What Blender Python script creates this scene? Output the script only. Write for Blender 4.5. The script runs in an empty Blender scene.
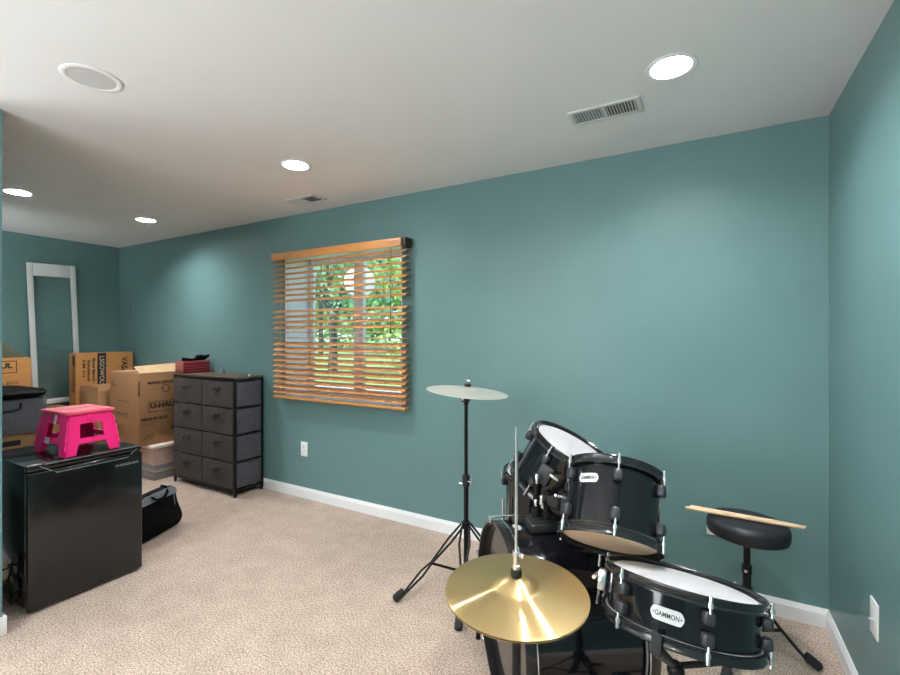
import bpy, bmesh, math, random
from mathutils import Vector as V, Matrix as M4
random.seed(7)
PI = math.pi
scene = bpy.context.scene
COL = scene.collection
H = 2.30            # ceiling height
YB = 2.592          # back wall
XR = 0.488          # right wall
XL = -5.753         # far left wall
YF = -3.0           # wall behind the camera

# ------------------------------------------------------------------ materials
MATS = {}
def new_mat(name):
    m = bpy.data.materials.new(name); m.use_nodes = True
    nt = m.node_tree
    for n in list(nt.nodes): nt.nodes.remove(n)
    out = nt.nodes.new('ShaderNodeOutputMaterial')
    b = nt.nodes.new('ShaderNodeBsdfPrincipled')
    nt.links.new(b.outputs[0], out.inputs[0])
    return m, nt, b, out
def mat(name, col, rough=.5, metal=0, vary=.0, vscale=30, bump=0, bscale=200, coat=0, spec=.5, sheen=0, trans=0, ior=1.45, stretch=None, alpha=1):
    if name in MATS: return MATS[name]
    m, nt, b, out = new_mat(name)
    c = (*col, 1)
    b.inputs['Roughness'].default_value = rough
    b.inputs['Metallic'].default_value = metal
    b.inputs['Coat Weight'].default_value = coat
    b.inputs['Coat Roughness'].default_value = .04
    b.inputs['Specular IOR Level'].default_value = spec
    b.inputs['Transmission Weight'].default_value = trans
    b.inputs['IOR'].default_value = ior
    b.inputs['Sheen Weight'].default_value = sheen
    b.inputs['Base Color'].default_value = c
    tc = nt.nodes.new('ShaderNodeTexCoord')
    src = tc.outputs['Object']
    if stretch:
        mp = nt.nodes.new('ShaderNodeMapping'); mp.inputs['Scale'].default_value = stretch
        nt.links.new(src, mp.inputs[0]); src = mp.outputs[0]
    if vary:
        n = nt.nodes.new('ShaderNodeTexNoise'); n.inputs['Scale'].default_value = vscale; n.inputs['Detail'].default_value = 4
        nt.links.new(src, n.inputs['Vector'])
        r = nt.nodes.new('ShaderNodeValToRGB')
        r.color_ramp.elements[0].position = .3; r.color_ramp.elements[1].position = .7
        r.color_ramp.elements[0].color = (*[x*(1-vary) for x in col], 1)
        r.color_ramp.elements[1].color = (*[min(1, x*(1+vary)) for x in col], 1)
        nt.links.new(n.outputs['Fac'], r.inputs[0]); nt.links.new(r.outputs[0], b.inputs['Base Color'])
    if bump:
        n = nt.nodes.new('ShaderNodeTexNoise'); n.inputs['Scale'].default_value = bscale; n.inputs['Detail'].default_value = 3
        nt.links.new(src, n.inputs['Vector'])
        bp = nt.nodes.new('ShaderNodeBump'); bp.inputs['Strength'].default_value = bump; bp.inputs['Distance'].default_value = .004
        nt.links.new(n.outputs['Fac'], bp.inputs['Height']); nt.links.new(bp.outputs[0], b.inputs['Normal'])
    MATS[name] = m
    return m

wall_paint = mat('teal wall paint', (.135, .240, .241), .38, vary=.03, vscale=3, bump=.04, bscale=260, spec=.35)
ceil_paint = mat('white ceiling paint', (.74, .74, .74), .75, vary=.01, vscale=4, bump=.03, bscale=200)
trim_paint = mat('white gloss trim', (.80, .80, .80), .3)
plate_white = mat('white plastic plate', (.84, .84, .82), .35)
slot_dark = mat('dark slot', (.02, .02, .02), .6)
grille_grey = mat('grey speaker grille', (.52, .52, .52), .7, vary=.1, vscale=400)
vent_white = mat('white enamel vent', (.60, .60, .60), .45)
vent_dark = mat('vent duct inside', (.10, .10, .10), .8)
black_shell = mat('black lacquer drum shell', (.007, .007, .009), .10, coat=.25, spec=.4, vary=.2, vscale=60)
black_hoop = mat('black steel hoop', (.012, .012, .013), .22, coat=.25)
black_plastic = mat('black moulded plastic', (.016, .016, .017), .42, bump=.05, bscale=600)
black_rubber = mat('black rubber', (.012, .012, .012), .7)
black_metal = mat('black powder coated steel', (.005, .005, .005), .36, spec=.35)
lug_grey = mat('satin black lug', (.035, .036, .042), .35, metal=.2)
chrome = mat('chrome', (.78, .78, .79), .26, metal=1)
head_white = mat('coated white drum head', (.52, .50, .505), .55, vary=.03, vscale=8)
head_tan = mat('clear cream drum head', (.86, .66, .47), .4, vary=.04, vscale=9)
badge_grey = mat('silver badge', (.55, .56, .55), .4)
ink_black = mat('black ink', (.015, .015, .015), .6)
vinyl_black = mat('black vinyl', (.014, .014, .018), .42, bump=.1, bscale=300)
hickory = mat('pale hickory', (.72, .50, .31), .5, vary=.1, vscale=30, stretch=(1, 12, 12))
cardboard = mat('brown cardboard', (.365, .185, .085), .8, vary=.06, vscale=12, bump=.03, bscale=120, stretch=(1, 1, 6))
cardboard_orange = mat('orange brown cardboard', (.50, .225, .07), .8, vary=.06, vscale=12, bump=.03, bscale=120, stretch=(1, 1, 6))
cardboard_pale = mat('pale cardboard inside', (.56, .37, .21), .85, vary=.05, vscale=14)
cardboard_shaded = mat('shade-darkened cardboard', (.085, .085, .05), .85, vary=.08, vscale=14)  # dark olive tone puts the shade on the flap into its colour
ink_brown = mat('faded print', (.055, .038, .022), .8)
ink_green = mat('green print', (.06, .10, .045), .8)
ink_red = mat('red print', (.45, .10, .03), .8)
label_cream = mat('cream print', (.62, .46, .33), .7)
pink = mat('hot pink plastic', (.95, .018, .215), .42, bump=.02, bscale=300)
pink_top = mat('pink plastic stool top', (.88, .10, .19), .5)
sticker = mat('pale sticker', (.7, .7, .68), .5, vary=.2, vscale=60)
fridge_black = mat('glossy black fridge', (.006, .006, .006), .16, bump=.015, bscale=18, coat=.2, spec=.6)
fridge_edge = mat('dark fridge gasket', (.02, .02, .02), .5)
silver_print = mat('silver print', (.45, .45, .42), .35, metal=.6)
grey_line = mat('satin edge line', (.22, .22, .23), .3, metal=.5)
fabric_drawer = mat('brown grey drawer fabric', (.044, .032, .028), .9, vary=.22, vscale=30, bump=.7, bscale=18, sheen=.08)
fabric_side = mat('slate drawer side fabric', (.075, .071, .086), .9, vary=.25, vscale=60, bump=.4, bscale=30, sheen=.1)
dark_wood = mat('dark brown dresser top', (.11, .075, .05), .45, vary=.3, vscale=12, stretch=(1, 10, 10))
red_case = mat('red case', (.27, .020, .030), .45, vary=.12, vscale=14)
red_pale = mat('brownish red case end', (.33, .10, .07), .55, vary=.15, vscale=18)  # paler and browner than the case body
red_light = mat('pale red rib', (.52, .09, .11), .45)
black_cloth = mat('black cloth', (.0035, .0033, .0038), .6, bump=.6, bscale=45, spec=.07)
grey_cloth = mat('grey tote fabric', (.15, .15, .165), .9, vary=.15, vscale=40, bump=.4, bscale=26, sheen=.2)
grey_trim = mat('grey mesh trim', (.20, .22, .25), .8, vary=.2, vscale=120)
frame_white = mat('white frame', (.78, .78, .77), .4)
blind_wood = mat('honey oak blind', (.56, .245, .075), .38, vary=.16, vscale=20, stretch=(1.5, 14, 14), coat=.1)
blind_dark = mat('dark blind bracket', (.035, .022, .016), .5)
cord_cream = mat('ladder cord', (.45, .36, .26), .8)
leaf_green = mat('leaf green', (.26, .46, .17), .6, vary=.5, vscale=1.5)
leaf_yellow = mat('yellowish leaf green', (.42, .62, .18), .6, vary=.4, vscale=1.5)  # yellower green than the other leaves
leaf_blue = mat('cool leaf green', (.32, .52, .33), .6, vary=.5, vscale=1.5)
bark = mat('tree bark', (.075, .085, .08), .9, vary=.3, vscale=10, bump=.6, bscale=20)
lawn = mat('lawn', (.36, .56, .17), .9, vary=.3, vscale=2.5)
paving = mat('pale paving', (.66, .64, .62), .8, vary=.08, vscale=3)
disc_white = mat('white disc', (.9, .9, .9), .5)
blue_paper = mat('blue folder', (.16, .22, .42), .6)
green_paper = mat('pale green folder', (.40, .50, .32), .6)
dark_paper = mat('slate folder', (.07, .10, .13), .6)
beige_paper = mat('beige papers', (.85, .66, .58), .7, vary=.15, vscale=30)

def make_carpet():
    m, nt, b, out = new_mat('beige pink speckled carpet')
    tc = nt.nodes.new('ShaderNodeTexCoord')
    def noise(s, d=3, stretch=None):
        n = nt.nodes.new('ShaderNodeTexNoise'); n.inputs['Scale'].default_value = s; n.inputs['Detail'].default_value = d
        nt.links.new(tc.outputs['Object'], n.inputs['Vector']); return n.outputs['Fac']
    r = nt.nodes.new('ShaderNodeValToRGB'); e = r.color_ramp.elements
    e[0].position = .36; e[0].color = (.315, .215, .160, 1)
    e[1].position = .66; e[1].color = (.76, .63, .53, 1)
    x = e.new(.50); x.color = (.56, .43, .34, 1)
    nt.links.new(noise(135, 4), r.inputs[0])
    r2 = nt.nodes.new('ShaderNodeValToRGB'); e = r2.color_ramp.elements
    e[0].position = .35; e[0].color = (.88, .86, .85, 1); e[1].position = .65; e[1].color = (1, 1, 1, 1)
    nt.links.new(noise(9, 3), r2.inputs[0])
    mx = nt.nodes.new('ShaderNodeMix'); mx.data_type = 'RGBA'; mx.blend_type = 'MULTIPLY'; mx.inputs['Factor'].default_value = 1
    nt.links.new(r.outputs[0], mx.inputs[6]); nt.links.new(r2.outputs[0], mx.inputs[7]); nt.links.new(mx.outputs[2], b.inputs['Base Color'])
    bp = nt.nodes.new('ShaderNodeBump'); bp.inputs['Strength'].default_value = .7; bp.inputs['Distance'].default_value = .012
    nt.links.new(noise(170, 3), bp.inputs['Height']); nt.links.new(bp.outputs[0], b.inputs['Normal'])
    b.inputs['Roughness'].default_value = .95; b.inputs['Specular IOR Level'].default_value = .1; b.inputs['Sheen Weight'].default_value = .15
    return m
carpet = make_carpet()

def make_brass(name, col, rough, groove, fac):
    """satin brass plus a sharper lobe whose normals scatter only across the lathe grooves"""
    m, nt, b, out = new_mat(name)
    N = nt.nodes.new; Lk = nt.links.new
    tc = N('ShaderNodeTexCoord'); flat = N('ShaderNodeVectorMath'); flat.operation = 'MULTIPLY'; flat.inputs[1].default_value = (1, 1, 0)
    Lk(tc.outputs['Object'], flat.inputs[0])
    ln = N('ShaderNodeVectorMath'); ln.operation = 'LENGTH'; Lk(flat.outputs[0], ln.inputs[0])
    n = N('ShaderNodeTexNoise'); n.noise_dimensions = '1D'; n.inputs['Scale'].default_value = 420; n.inputs['Detail'].default_value = 2; Lk(ln.outputs['Value'], n.inputs['W'])
    r = N('ShaderNodeValToRGB')
    r.color_ramp.elements[0].color = (*[c*.88 for c in col], 1); r.color_ramp.elements[1].color = (*[min(1, c*1.08) for c in col], 1)
    Lk(n.outputs['Fac'], r.inputs[0])
    w = N('ShaderNodeTexWhiteNoise'); w.noise_dimensions = '1D'; ws = N('ShaderNodeMath'); ws.operation = 'MULTIPLY'; ws.inputs[1].default_value = 9000
    Lk(ln.outputs['Value'], ws.inputs[0]); Lk(ws.outputs[0], w.inputs['W'])
    k = N('ShaderNodeMath'); k.operation = 'MULTIPLY_ADD'; k.inputs[1].default_value = groove; k.inputs[2].default_value = -groove/2; Lk(w.outputs['Value'], k.inputs[0])
    nm = N('ShaderNodeVectorMath'); nm.operation = 'NORMALIZE'; Lk(flat.outputs[0], nm.inputs[0])
    vt = N('ShaderNodeVectorTransform'); vt.vector_type = 'VECTOR'; vt.convert_from = 'OBJECT'; vt.convert_to = 'WORLD'; Lk(nm.outputs[0], vt.inputs[0])
    sc = N('ShaderNodeVectorMath'); sc.operation = 'SCALE'; Lk(vt.outputs[0], sc.inputs[0]); Lk(k.outputs[0], sc.inputs['Scale'])
    ge = N('ShaderNodeNewGeometry'); ad = N('ShaderNodeVectorMath'); ad.operation = 'ADD'; Lk(ge.outputs['Normal'], ad.inputs[0]); Lk(sc.outputs[0], ad.inputs[1])
    n2 = N('ShaderNodeVectorMath'); n2.operation = 'NORMALIZE'; Lk(ad.outputs[0], n2.inputs[0])
    c = N('ShaderNodeBsdfPrincipled'); c.inputs['Roughness'].default_value = .115
    for q in (b, c):
        q.inputs['Metallic'].default_value = 1; Lk(r.outputs[0], q.inputs['Base Color'])
    b.inputs['Roughness'].default_value = rough; Lk(n2.outputs[0], c.inputs['Normal'])
    mx = N('ShaderNodeMixShader'); mx.inputs[0].default_value = fac
    Lk(b.outputs[0], mx.inputs[1]); Lk(c.outputs[0], mx.inputs[2]); Lk(mx.outputs[0], out.inputs[0])
    return m
brass = make_brass('lathed brass', (.64, .46, .22), .46, .85, .5)
brass_pale = make_brass('pale lathed brass', (.95, .90, .80), .62, .8, .25)
def make_glass():
    m, nt, b, out = new_mat('window glass'); nt.nodes.remove(b)
    t = nt.nodes.new('ShaderNodeBsdfTransparent'); t.inputs[0].default_value = (.96, .98, .97, 1)
    g = nt.nodes.new('ShaderNodeBsdfGlossy'); g.inputs['Roughness'].default_value = .02
    f = nt.nodes.new('ShaderNodeFresnel'); ge = nt.nodes.new('ShaderNodeNewGeometry'); ma = nt.nodes.new('ShaderNodeMath'); ma.operation = 'MULTIPLY_ADD'
    ma.inputs[1].default_value = 1/1.45-1.45; ma.inputs[2].default_value = 1.45
    nt.links.new(ge.outputs['Backfacing'], ma.inputs[0]); nt.links.new(ma.outputs[0], f.inputs['IOR'])
    mx = nt.nodes.new('ShaderNodeMixShader')
    nt.links.new(f.outputs[0], mx.inputs[0]); nt.links.new(t.outputs[0], mx.inputs[1]); nt.links.new(g.outputs[0], mx.inputs[2]); nt.links.new(mx.outputs[0], out.inputs[0])
    return m
glass = make_glass()
def make_bin():
    m, nt, b, out = new_mat('clear plastic bin')
    t = nt.nodes.new('ShaderNodeBsdfTransparent'); t.inputs[0].default_value = (.93, .90, .89, 1)
    b.inputs['Base Color'].default_value = (.92, .80, .76, 1); b.inputs['Roughness'].default_value = .25
    mx = nt.nodes.new('ShaderNodeMixShader'); mx.inputs[0].default_value = .17
    nt.links.new(t.outputs[0], mx.inputs[1]); nt.links.new(b.outputs[0], mx.inputs[2]); nt.links.new(mx.outputs[0], out.inputs[0])
    return m
bin_clear = make_bin()
def make_panel():
    m, nt, b, out = new_mat('clear crinkled panel'); nt.nodes.remove(b)
    t = nt.nodes.new('ShaderNodeBsdfTransparent'); t.inputs[0].default_value = (.97, .99, .99, 1)
    g = nt.nodes.new('ShaderNodeBsdfGlossy'); g.inputs['Roughness'].default_value = .12
    tc = nt.nodes.new('ShaderNodeTexCoord'); mp = nt.nodes.new('ShaderNodeMapping'); mp.inputs['Rotation'].default_value = (.6, 0, 0); mp.inputs['Scale'].default_value = (1, 3, 9)
    n = nt.nodes.new('ShaderNodeTexNoise'); n.inputs['Scale'].default_value = 1.6; n.inputs['Detail'].default_value = 2
    bp = nt.nodes.new('ShaderNodeBump'); bp.inputs['Strength'].default_value = .5; bp.inputs['Distance'].default_value = .02
    nt.links.new(tc.outputs['Object'], mp.inputs[0]); nt.links.new(mp.outputs[0], n.inputs['Vector']); nt.links.new(n.outputs['Fac'], bp.inputs['Height']); nt.links.new(bp.outputs[0], g.inputs['Normal'])
    mx = nt.nodes.new('ShaderNodeMixShader'); mx.inputs[0].default_value = .10
    nt.links.new(t.outputs[0], mx.inputs[1]); nt.links.new(g.outputs[0], mx.inputs[2]); nt.links.new(mx.outputs[0], out.inputs[0])
    return m
panel_clear = make_panel()
def make_lens(strength):
    m, nt, b, out = new_mat('lit lamp lens'); nt.nodes.remove(b)
    e = nt.nodes.new('ShaderNodeEmission'); e.inputs[0].default_value = (.965, .985, 1, 1); e.inputs[1].default_value = strength
    nt.links.new(e.outputs[0], out.inputs[0]); return m
lens_mat = make_lens(225)

# ------------------------------------------------------------------ mesh helpers
def wm(o):
    m = M4.Identity(4)
    while o: m = o.matrix_basis @ m; o = o.parent
    return m
def frame(z, toward=None):
    """rotation matrix with z axis along z; x axis toward the given direction"""
    z = V(z).normalized(); t = V(toward) if toward is not None else (V((1, 0, 0)) if abs(z.x) < .9 else V((0, 1, 0)))
    x = (t - z*t.dot(z)).normalized(); y = z.cross(x)
    return M4(((x.x, y.x, z.x), (x.y, y.y, z.y), (x.z, y.z, z.z))).to_4x4()
class MB:
    def __init__(s): s.bm = bmesh.new()
    def box(s, a, b, bevel=0, seg=2, rot=None, smooth=None):
        a, b = V(a), V(b); c = (a+b)/2; d = b-a
        t = bmesh.new(); bmesh.ops.create_cube(t, size=1)
        bmesh.ops.scale(t, vec=d, verts=t.verts)
        if bevel: bmesh.ops.bevel(t, geom=list(t.edges), offset=min(bevel, min(abs(x) for x in d)*.49), segments=seg, profile=.5, affect='EDGES')
        if rot is not None: t.transform(rot)
        t.transform(M4.Translation(c)); return s._join(t)
    def obox(s, M, d, bevel=0, seg=2):
        """box of size d centred at the origin of matrix M"""
        t = bmesh.new(); bmesh.ops.create_cube(t, size=1); bmesh.ops.scale(t, vec=V(d), verts=t.verts)
        if bevel: bmesh.ops.bevel(t, geom=list(t.edges), offset=min(bevel, min(d)*.49), segments=seg, profile=.5, affect='EDGES')
        t.transform(M); return s._join(t)
    def _join(s, t):
        me = bpy.data.meshes.new('tmp'); t.to_mesh(me); t.free(); s.bm.from_mesh(me); bpy.data.meshes.remove(me); return s
    def lathe(s, prof, M=None, n=48, close=False):
        M = M or M4.Identity(4); rings = []
        for r, z in prof:
            if r < 1e-6: rings.append([s.bm.verts.new(M @ V((0, 0, z)))])
            else: rings.append([s.bm.verts.new(M @ V((r*math.cos(2*PI*i/n), r*math.sin(2*PI*i/n), z))) for i in range(n)])
        pairs = list(zip(rings, rings[1:]))
        if close: pairs.append((rings[-1], rings[0]))
        for A, B in pairs:
            for i in range(n):
                j = (i+1) % n
                q = [A[i % len(A)], A[j % len(A)], B[j % len(B)], B[i % len(B)]]
                u = []
                for v in q:
                    if v not in u: u.append(v)
                if len(u) >= 3:
                    try: s.bm.faces.new(u)
                    except ValueError: pass
        return s
    def cyl(s, p, q, r, r2=None, n=16, rc=0):
        p, q = V(p), V(q); L = (q-p).length; r2 = r if r2 is None else r2
        M = M4.Translation(p) @ frame(q-p)
        return s.lathe([(0, 0), (r, 0), (r2, L), (0, L)], M, n)
    def tube(s, pts, r, n=10, flat=None, up=(0, 0, 1)):
        pts = [V(p) for p in pts]; rings = []; prev = None
        for i, p in enumerate(pts):
            t = (pts[min(i+1, len(pts)-1)] - pts[max(i-1, 0)]).normalized()
            ref = V(up) if prev is None else prev
            if abs(t.dot(ref)) > .98: ref = V((1, 0, 0)) if abs(t.x) < .9 else V((0, 1, 0))
            x = (ref - t*ref.dot(t)).normalized(); prev = x; y = t.cross(x)
            ri = r[i] if isinstance(r, (list, tuple)) else r
            fx = ri*(flat or 1)
            rings.append([s.bm.verts.new(p + x*fx*math.cos(2*PI*k/n) + y*ri*math.sin(2*PI*k/n)) for k in range(n)])
        for A, B in zip(rings, rings[1:]):
            for k in range(n): s.bm.faces.new([A[k], A[(k+1) % n], B[(k+1) % n], B[k]])
        s.bm.faces.new(rings[0][::-1]); s.bm.faces.new(rings[-1]); return s
    def ball(s, c, r, sc=(1, 1, 1), M=None, n=16):
        t = bmesh.new(); bmesh.ops.create_uvsphere(t, u_segments=n, v_segments=n//2+2, radius=r); bmesh.ops.scale(t, vec=sc, verts=t.verts)
        if M: t.transform(M)
        t.transform(M4.Translation(c)); return s._join(t)
    def prism(s, pts, M, th):
        """outline pts (x, y) extruded from z=0 to z=th of M"""
        A = [s.bm.verts.new(M @ V((x, y, 0))) for x, y in pts]; B = [s.bm.verts.new(M @ V((x, y, th))) for x, y in pts]
        n = len(pts); s.bm.faces.new(A[::-1]); s.bm.faces.new(B)
        for i in range(n): s.bm.faces.new([A[i], A[(i+1) % n], B[(i+1) % n], B[i]])
        return s
    def quadplate(s, q, th=.004):
        q = [V(p) for p in q]; nrm = (q[1]-q[0]).cross(q[2]-q[0]).normalized()*th
        A = [s.bm.verts.new(p) for p in q]; B = [s.bm.verts.new(p+nrm) for p in q]
        s.bm.faces.new(A[::-1]); s.bm.faces.new(B)
        n = len(q)
        for i in range(n): s.bm.faces.new([A[i], A[(i+1) % n], B[(i+1) % n], B[i]])
        return s
    def text(s, body, M, h, squeeze=1.0, bold=0, width=None, wrapR=None, bend=None):
        cu = bpy.data.curves.new('t', 'FONT'); cu.body = body; cu.size = 1; cu.align_x = 'CENTER'; cu.align_y = 'CENTER'; cu.offset = bold; cu.extrude = .012; cu.resolution_u = 3
        o = bpy.data.objects.new('t', cu); COL.objects.link(o)
        dg = bpy.context.evaluated_depsgraph_get(); me = bpy.data.meshes.new_from_object(o.evaluated_get(dg))
        bpy.data.objects.remove(o); bpy.data.curves.remove(cu)
        xs = [v.co.x for v in me.vertices]; ys = [v.co.y for v in me.vertices]
        w0 = max(xs)-min(xs); cx = (max(xs)+min(xs))/2; cy = (max(ys)+min(ys))/2; hh = max(ys)-min(ys)
        k = h/hh; kx = (width/w0) if width else k*squeeze
        for v in me.vertices:
            x, y, z = (v.co.x-cx)*kx, (v.co.y-cy)*k, (.0006 if v.co.z > 0 else 0.0)
            v.co = bend(x, y, z) if bend else M @ V((x, y, z))
        s.bm.from_mesh(me); bpy.data.meshes.remove(me); return s
    def bar(s, M, x0, x1, y0, y1, th=.0006): return s.prism([(x0, y0), (x1, y0), (x1, y1), (x0, y1)], M, th)
    def build(s, name, m, parent=None, local=False, smooth=35, kind=None, normals=True):
        if normals: bmesh.ops.recalc_face_normals(s.bm, faces=s.bm.faces)
        if parent is not None and not local: s.bm.transform(wm(parent).inverted())
        me = bpy.data.meshes.new(name); s.bm.to_mesh(me); s.bm.free()
        if smooth:
            for p in me.polygons: p.use_smooth = True
            me.set_sharp_from_angle(angle=math.radians(smooth))
        for x in (m if isinstance(m, (list, tuple)) else [m]): me.materials.append(x)
        o = bpy.data.objects.new(name, me); COL.objects.link(o)
        if parent is not None: o.parent = parent
        if kind: o['kind'] = kind
        return o
def thing(name, label, cat, loc=(0, 0, 0), group=None, M=None):
    o = bpy.data.objects.new(name, None); o.empty_display_size = .05; COL.objects.link(o)
    if M is not None: o.matrix_basis = M
    else: o.location = loc
    o['label'] = label; o['category'] = cat
    if group: o['group'] = group
    return o
def tag(o, label, cat, group=None):
    o['label'] = label; o['category'] = cat
    if group: o['group'] = group
    return o
def origin(o, p):
    """move a top-level mesh object's origin to p without moving its shape"""
    o.data.transform(M4.Translation(-V(p))); o.location = p; return o
def struct(name, mb, m, parent=None, smooth=35):
    return mb.build(name, m, parent, kind='structure', smooth=smooth)
def rotz(a): return M4.Rotation(a, 4, 'Z')
def face_px(x, y, z): return M4(((0, 0, 1, x), (1, 0, 0, y), (0, 1, 0, z), (0, 0, 0, 1)))     # a face looking to +x: text runs along +y
def face_px_down(x, y, z): return M4(((0, 0, 1, x), (0, 1, 0, y), (-1, 0, 0, z), (0, 0, 0, 1)))  # same face, text runs downwards
def face_my(x, y, z): return M4(((1, 0, 0, x), (0, 0, -1, y), (0, 1, 0, z), (0, 0, 0, 1)))    # a face looking to -y
def face_my_down(x, y, z): return M4(((0, 1, 0, x), (0, 0, -1, y), (-1, 0, 0, z), (0, 0, 0, 1)))
def rrect(w, h, r, n=6):
    P = []
    for cx, cy, a in ((w/2-r, h/2-r, 0), (-w/2+r, h/2-r, PI/2), (-w/2+r, -h/2+r, PI), (w/2-r, -h/2+r, 3*PI/2)):
        for i in range(n+1): P.append((cx+r*math.cos(a+i*PI/2/n), cy+r*math.sin(a+i*PI/2/n)))
    return P

# ------------------------------------------------------------------ room shell
WX0, WX1, WZ0, WZ1 = -3.043, -1.850, .800, 1.972      # window opening
WT = .30
struct('floor', MB().box((XL-.3, YF-.3, -.15), (XR+.3, YB+WT, 0)), carpet, smooth=0)
LAMPS = [(-.106, 1.842), (-2.062, 1.832), (-4.120, 1.236), (-4.161, 2.076), (-.106, .95), (-.106, -.75), (-2.062, -.75), (-4.12, -.75)]  # last three are unseen, added as fill behind the camera
def make_ceiling():
    """ceiling slab with a round hole for every recessed lamp"""
    o = struct('ceiling', MB().box((XL-.3, YF-.3, H), (XR+.3, YB+WT, H+.20)), ceil_paint, smooth=0)
    mb = MB()
    for x, y in LAMPS: mb.cyl((x, y, H-.05), (x, y, H+.12), .071, n=40)
    c = mb.build('cut', ceil_paint, smooth=0)
    md = o.modifiers.new('b', 'BOOLEAN'); md.object = c; md.operation = 'DIFFERENCE'; md.solver = 'EXACT'
    dg = bpy.context.evaluated_depsgraph_get(); me = bpy.data.meshes.new_from_object(o.evaluated_get(dg))
    o.modifiers.clear(); o.data = me; me.name = 'ceiling'
    bpy.data.objects.remove(c)
make_ceiling()
w = MB()
w.box((XL-.3, YB, 0), (WX0, YB+WT, H)); w.box((WX1, YB, 0), (XR+.3, YB+WT, H)); w.box((WX0, YB, 0), (WX1, YB+WT, WZ0)); w.box((WX0, YB, WZ1), (WX1, YB+WT, H))
struct('wall_back', w, wall_paint, smooth=0)
struct('wall_right', MB().box((XR, YF-.3, 0), (XR+.3, YB, H)), wall_paint, smooth=0)
struct('wall_left', MB().box((XL-.3, YF-.3, 0), (XL, YB, H)), wall_paint, smooth=0)
struct('wall_front', MB().box((XL, YF-.3, 0), (XR, YF, H)), wall_paint, smooth=0)
PX, PY = -2.676, .752                                   # end of the partition beside the fridge
struct('wall_partition', MB().box((-4.6, PY-.115, 0), (PX, PY, H)), wall_paint, smooth=0)
BT = .013
def baseboard(name, a, b):
    """profile board running from a to b (xy), standing on the left-hand side of the run"""
    a, b = V((*a, 0)), V((*b, 0)); d = (b-a).normalized(); nrm = V((-d.y, d.x, 0))
    prof = [(0, 0), (BT, 0), (BT, .062), (BT*.75, .068), (BT*.55, .078), (BT*.35, .083), (0, .083)]
    mb = MB(); A = [mb.bm.verts.new(a+nrm*x+V((0, 0, z))) for x, z in prof]; B = [mb.bm.verts.new(b+nrm*x+V((0, 0, z))) for x, z in prof]
    n = len(prof); mb.bm.faces.new(A); mb.bm.faces.new(B[::-1])
    for i in range(n): mb.bm.faces.new([A[i], A[(i+1) % n], B[(i+1) % n], B[i]])
    struct(name, mb, trim_paint, smooth=20)
baseboard('baseboard_back', (XR, YB), (XL, YB))
baseboard('baseboard_right', (XR, YF), (XR, YB))
baseboard('baseboard_left', (XL, YB), (XL, YF))
baseboard('baseboard_front', (XL, YF), (XR, YF))
mb = MB(); mb.box((PX, PY-.115-BT, 0), (PX+BT, PY+BT, .083), .004); mb.box((-4.6, PY, 0), (PX, PY+BT, .083), .004); mb.box((-4.6, PY-.115-BT, 0), (PX, PY-.115, .083), .004)
struct('baseboard_partition', mb, trim_paint)
# painted access panel by the far corner
mb = MB(); mb.box((XL+.01, YB-.008, 1.448), (-5.502, YB, 1.803), .003)
struct('trim_1', mb, wall_paint)

# window unit
GY = YB + .262
win = MB()
fw_ = .045
win.box((WX0, GY, WZ0), (WX0+fw_, GY+.036, WZ1), .004); win.box((WX1-fw_, GY, WZ0), (WX1, GY+.036, WZ1), .004)
win.box((WX0+fw_, GY, WZ0), (WX1-fw_, GY+.036, WZ0+fw_), .004); win.box((WX0+fw_, GY, WZ1-fw_), (WX1-fw_, GY+.036, WZ1), .004)
winroot = struct('window_1', win, trim_paint)
s_ = MB(); MXC = -2.470
s_.box((MXC-.048, GY-.012, WZ0+fw_), (MXC+.048, GY+.03, WZ1-fw_), .006)
struct('sash_stile', s_, trim_paint, winroot)
g = MB(); g.box((WX0+fw_, GY+.014, WZ0+fw_), (MXC-.048, GY+.018, WZ1-fw_)); g.box((MXC+.048, GY+.014, WZ0+fw_), (WX1-fw_, GY+.018, WZ1-fw_))
struct('pane', g, glass, winroot, smooth=0)
l_ = MB(); lt = .008
l_.box((WX0, YB+.001, WZ0), (WX0+lt, GY, WZ1)); l_.box((WX1-lt, YB+.001, WZ0), (WX1, GY, WZ1)); l_.box((WX0+lt, YB+.001, WZ1-lt), (WX1-lt, GY, WZ1))
struct('trim_2', l_, trim_paint, smooth=0)
struct('window_sill', MB().box((WX0+lt, YB+.001, WZ0), (WX1-lt, GY, WZ0+.014), .003), trim_paint, winroot)

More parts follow.
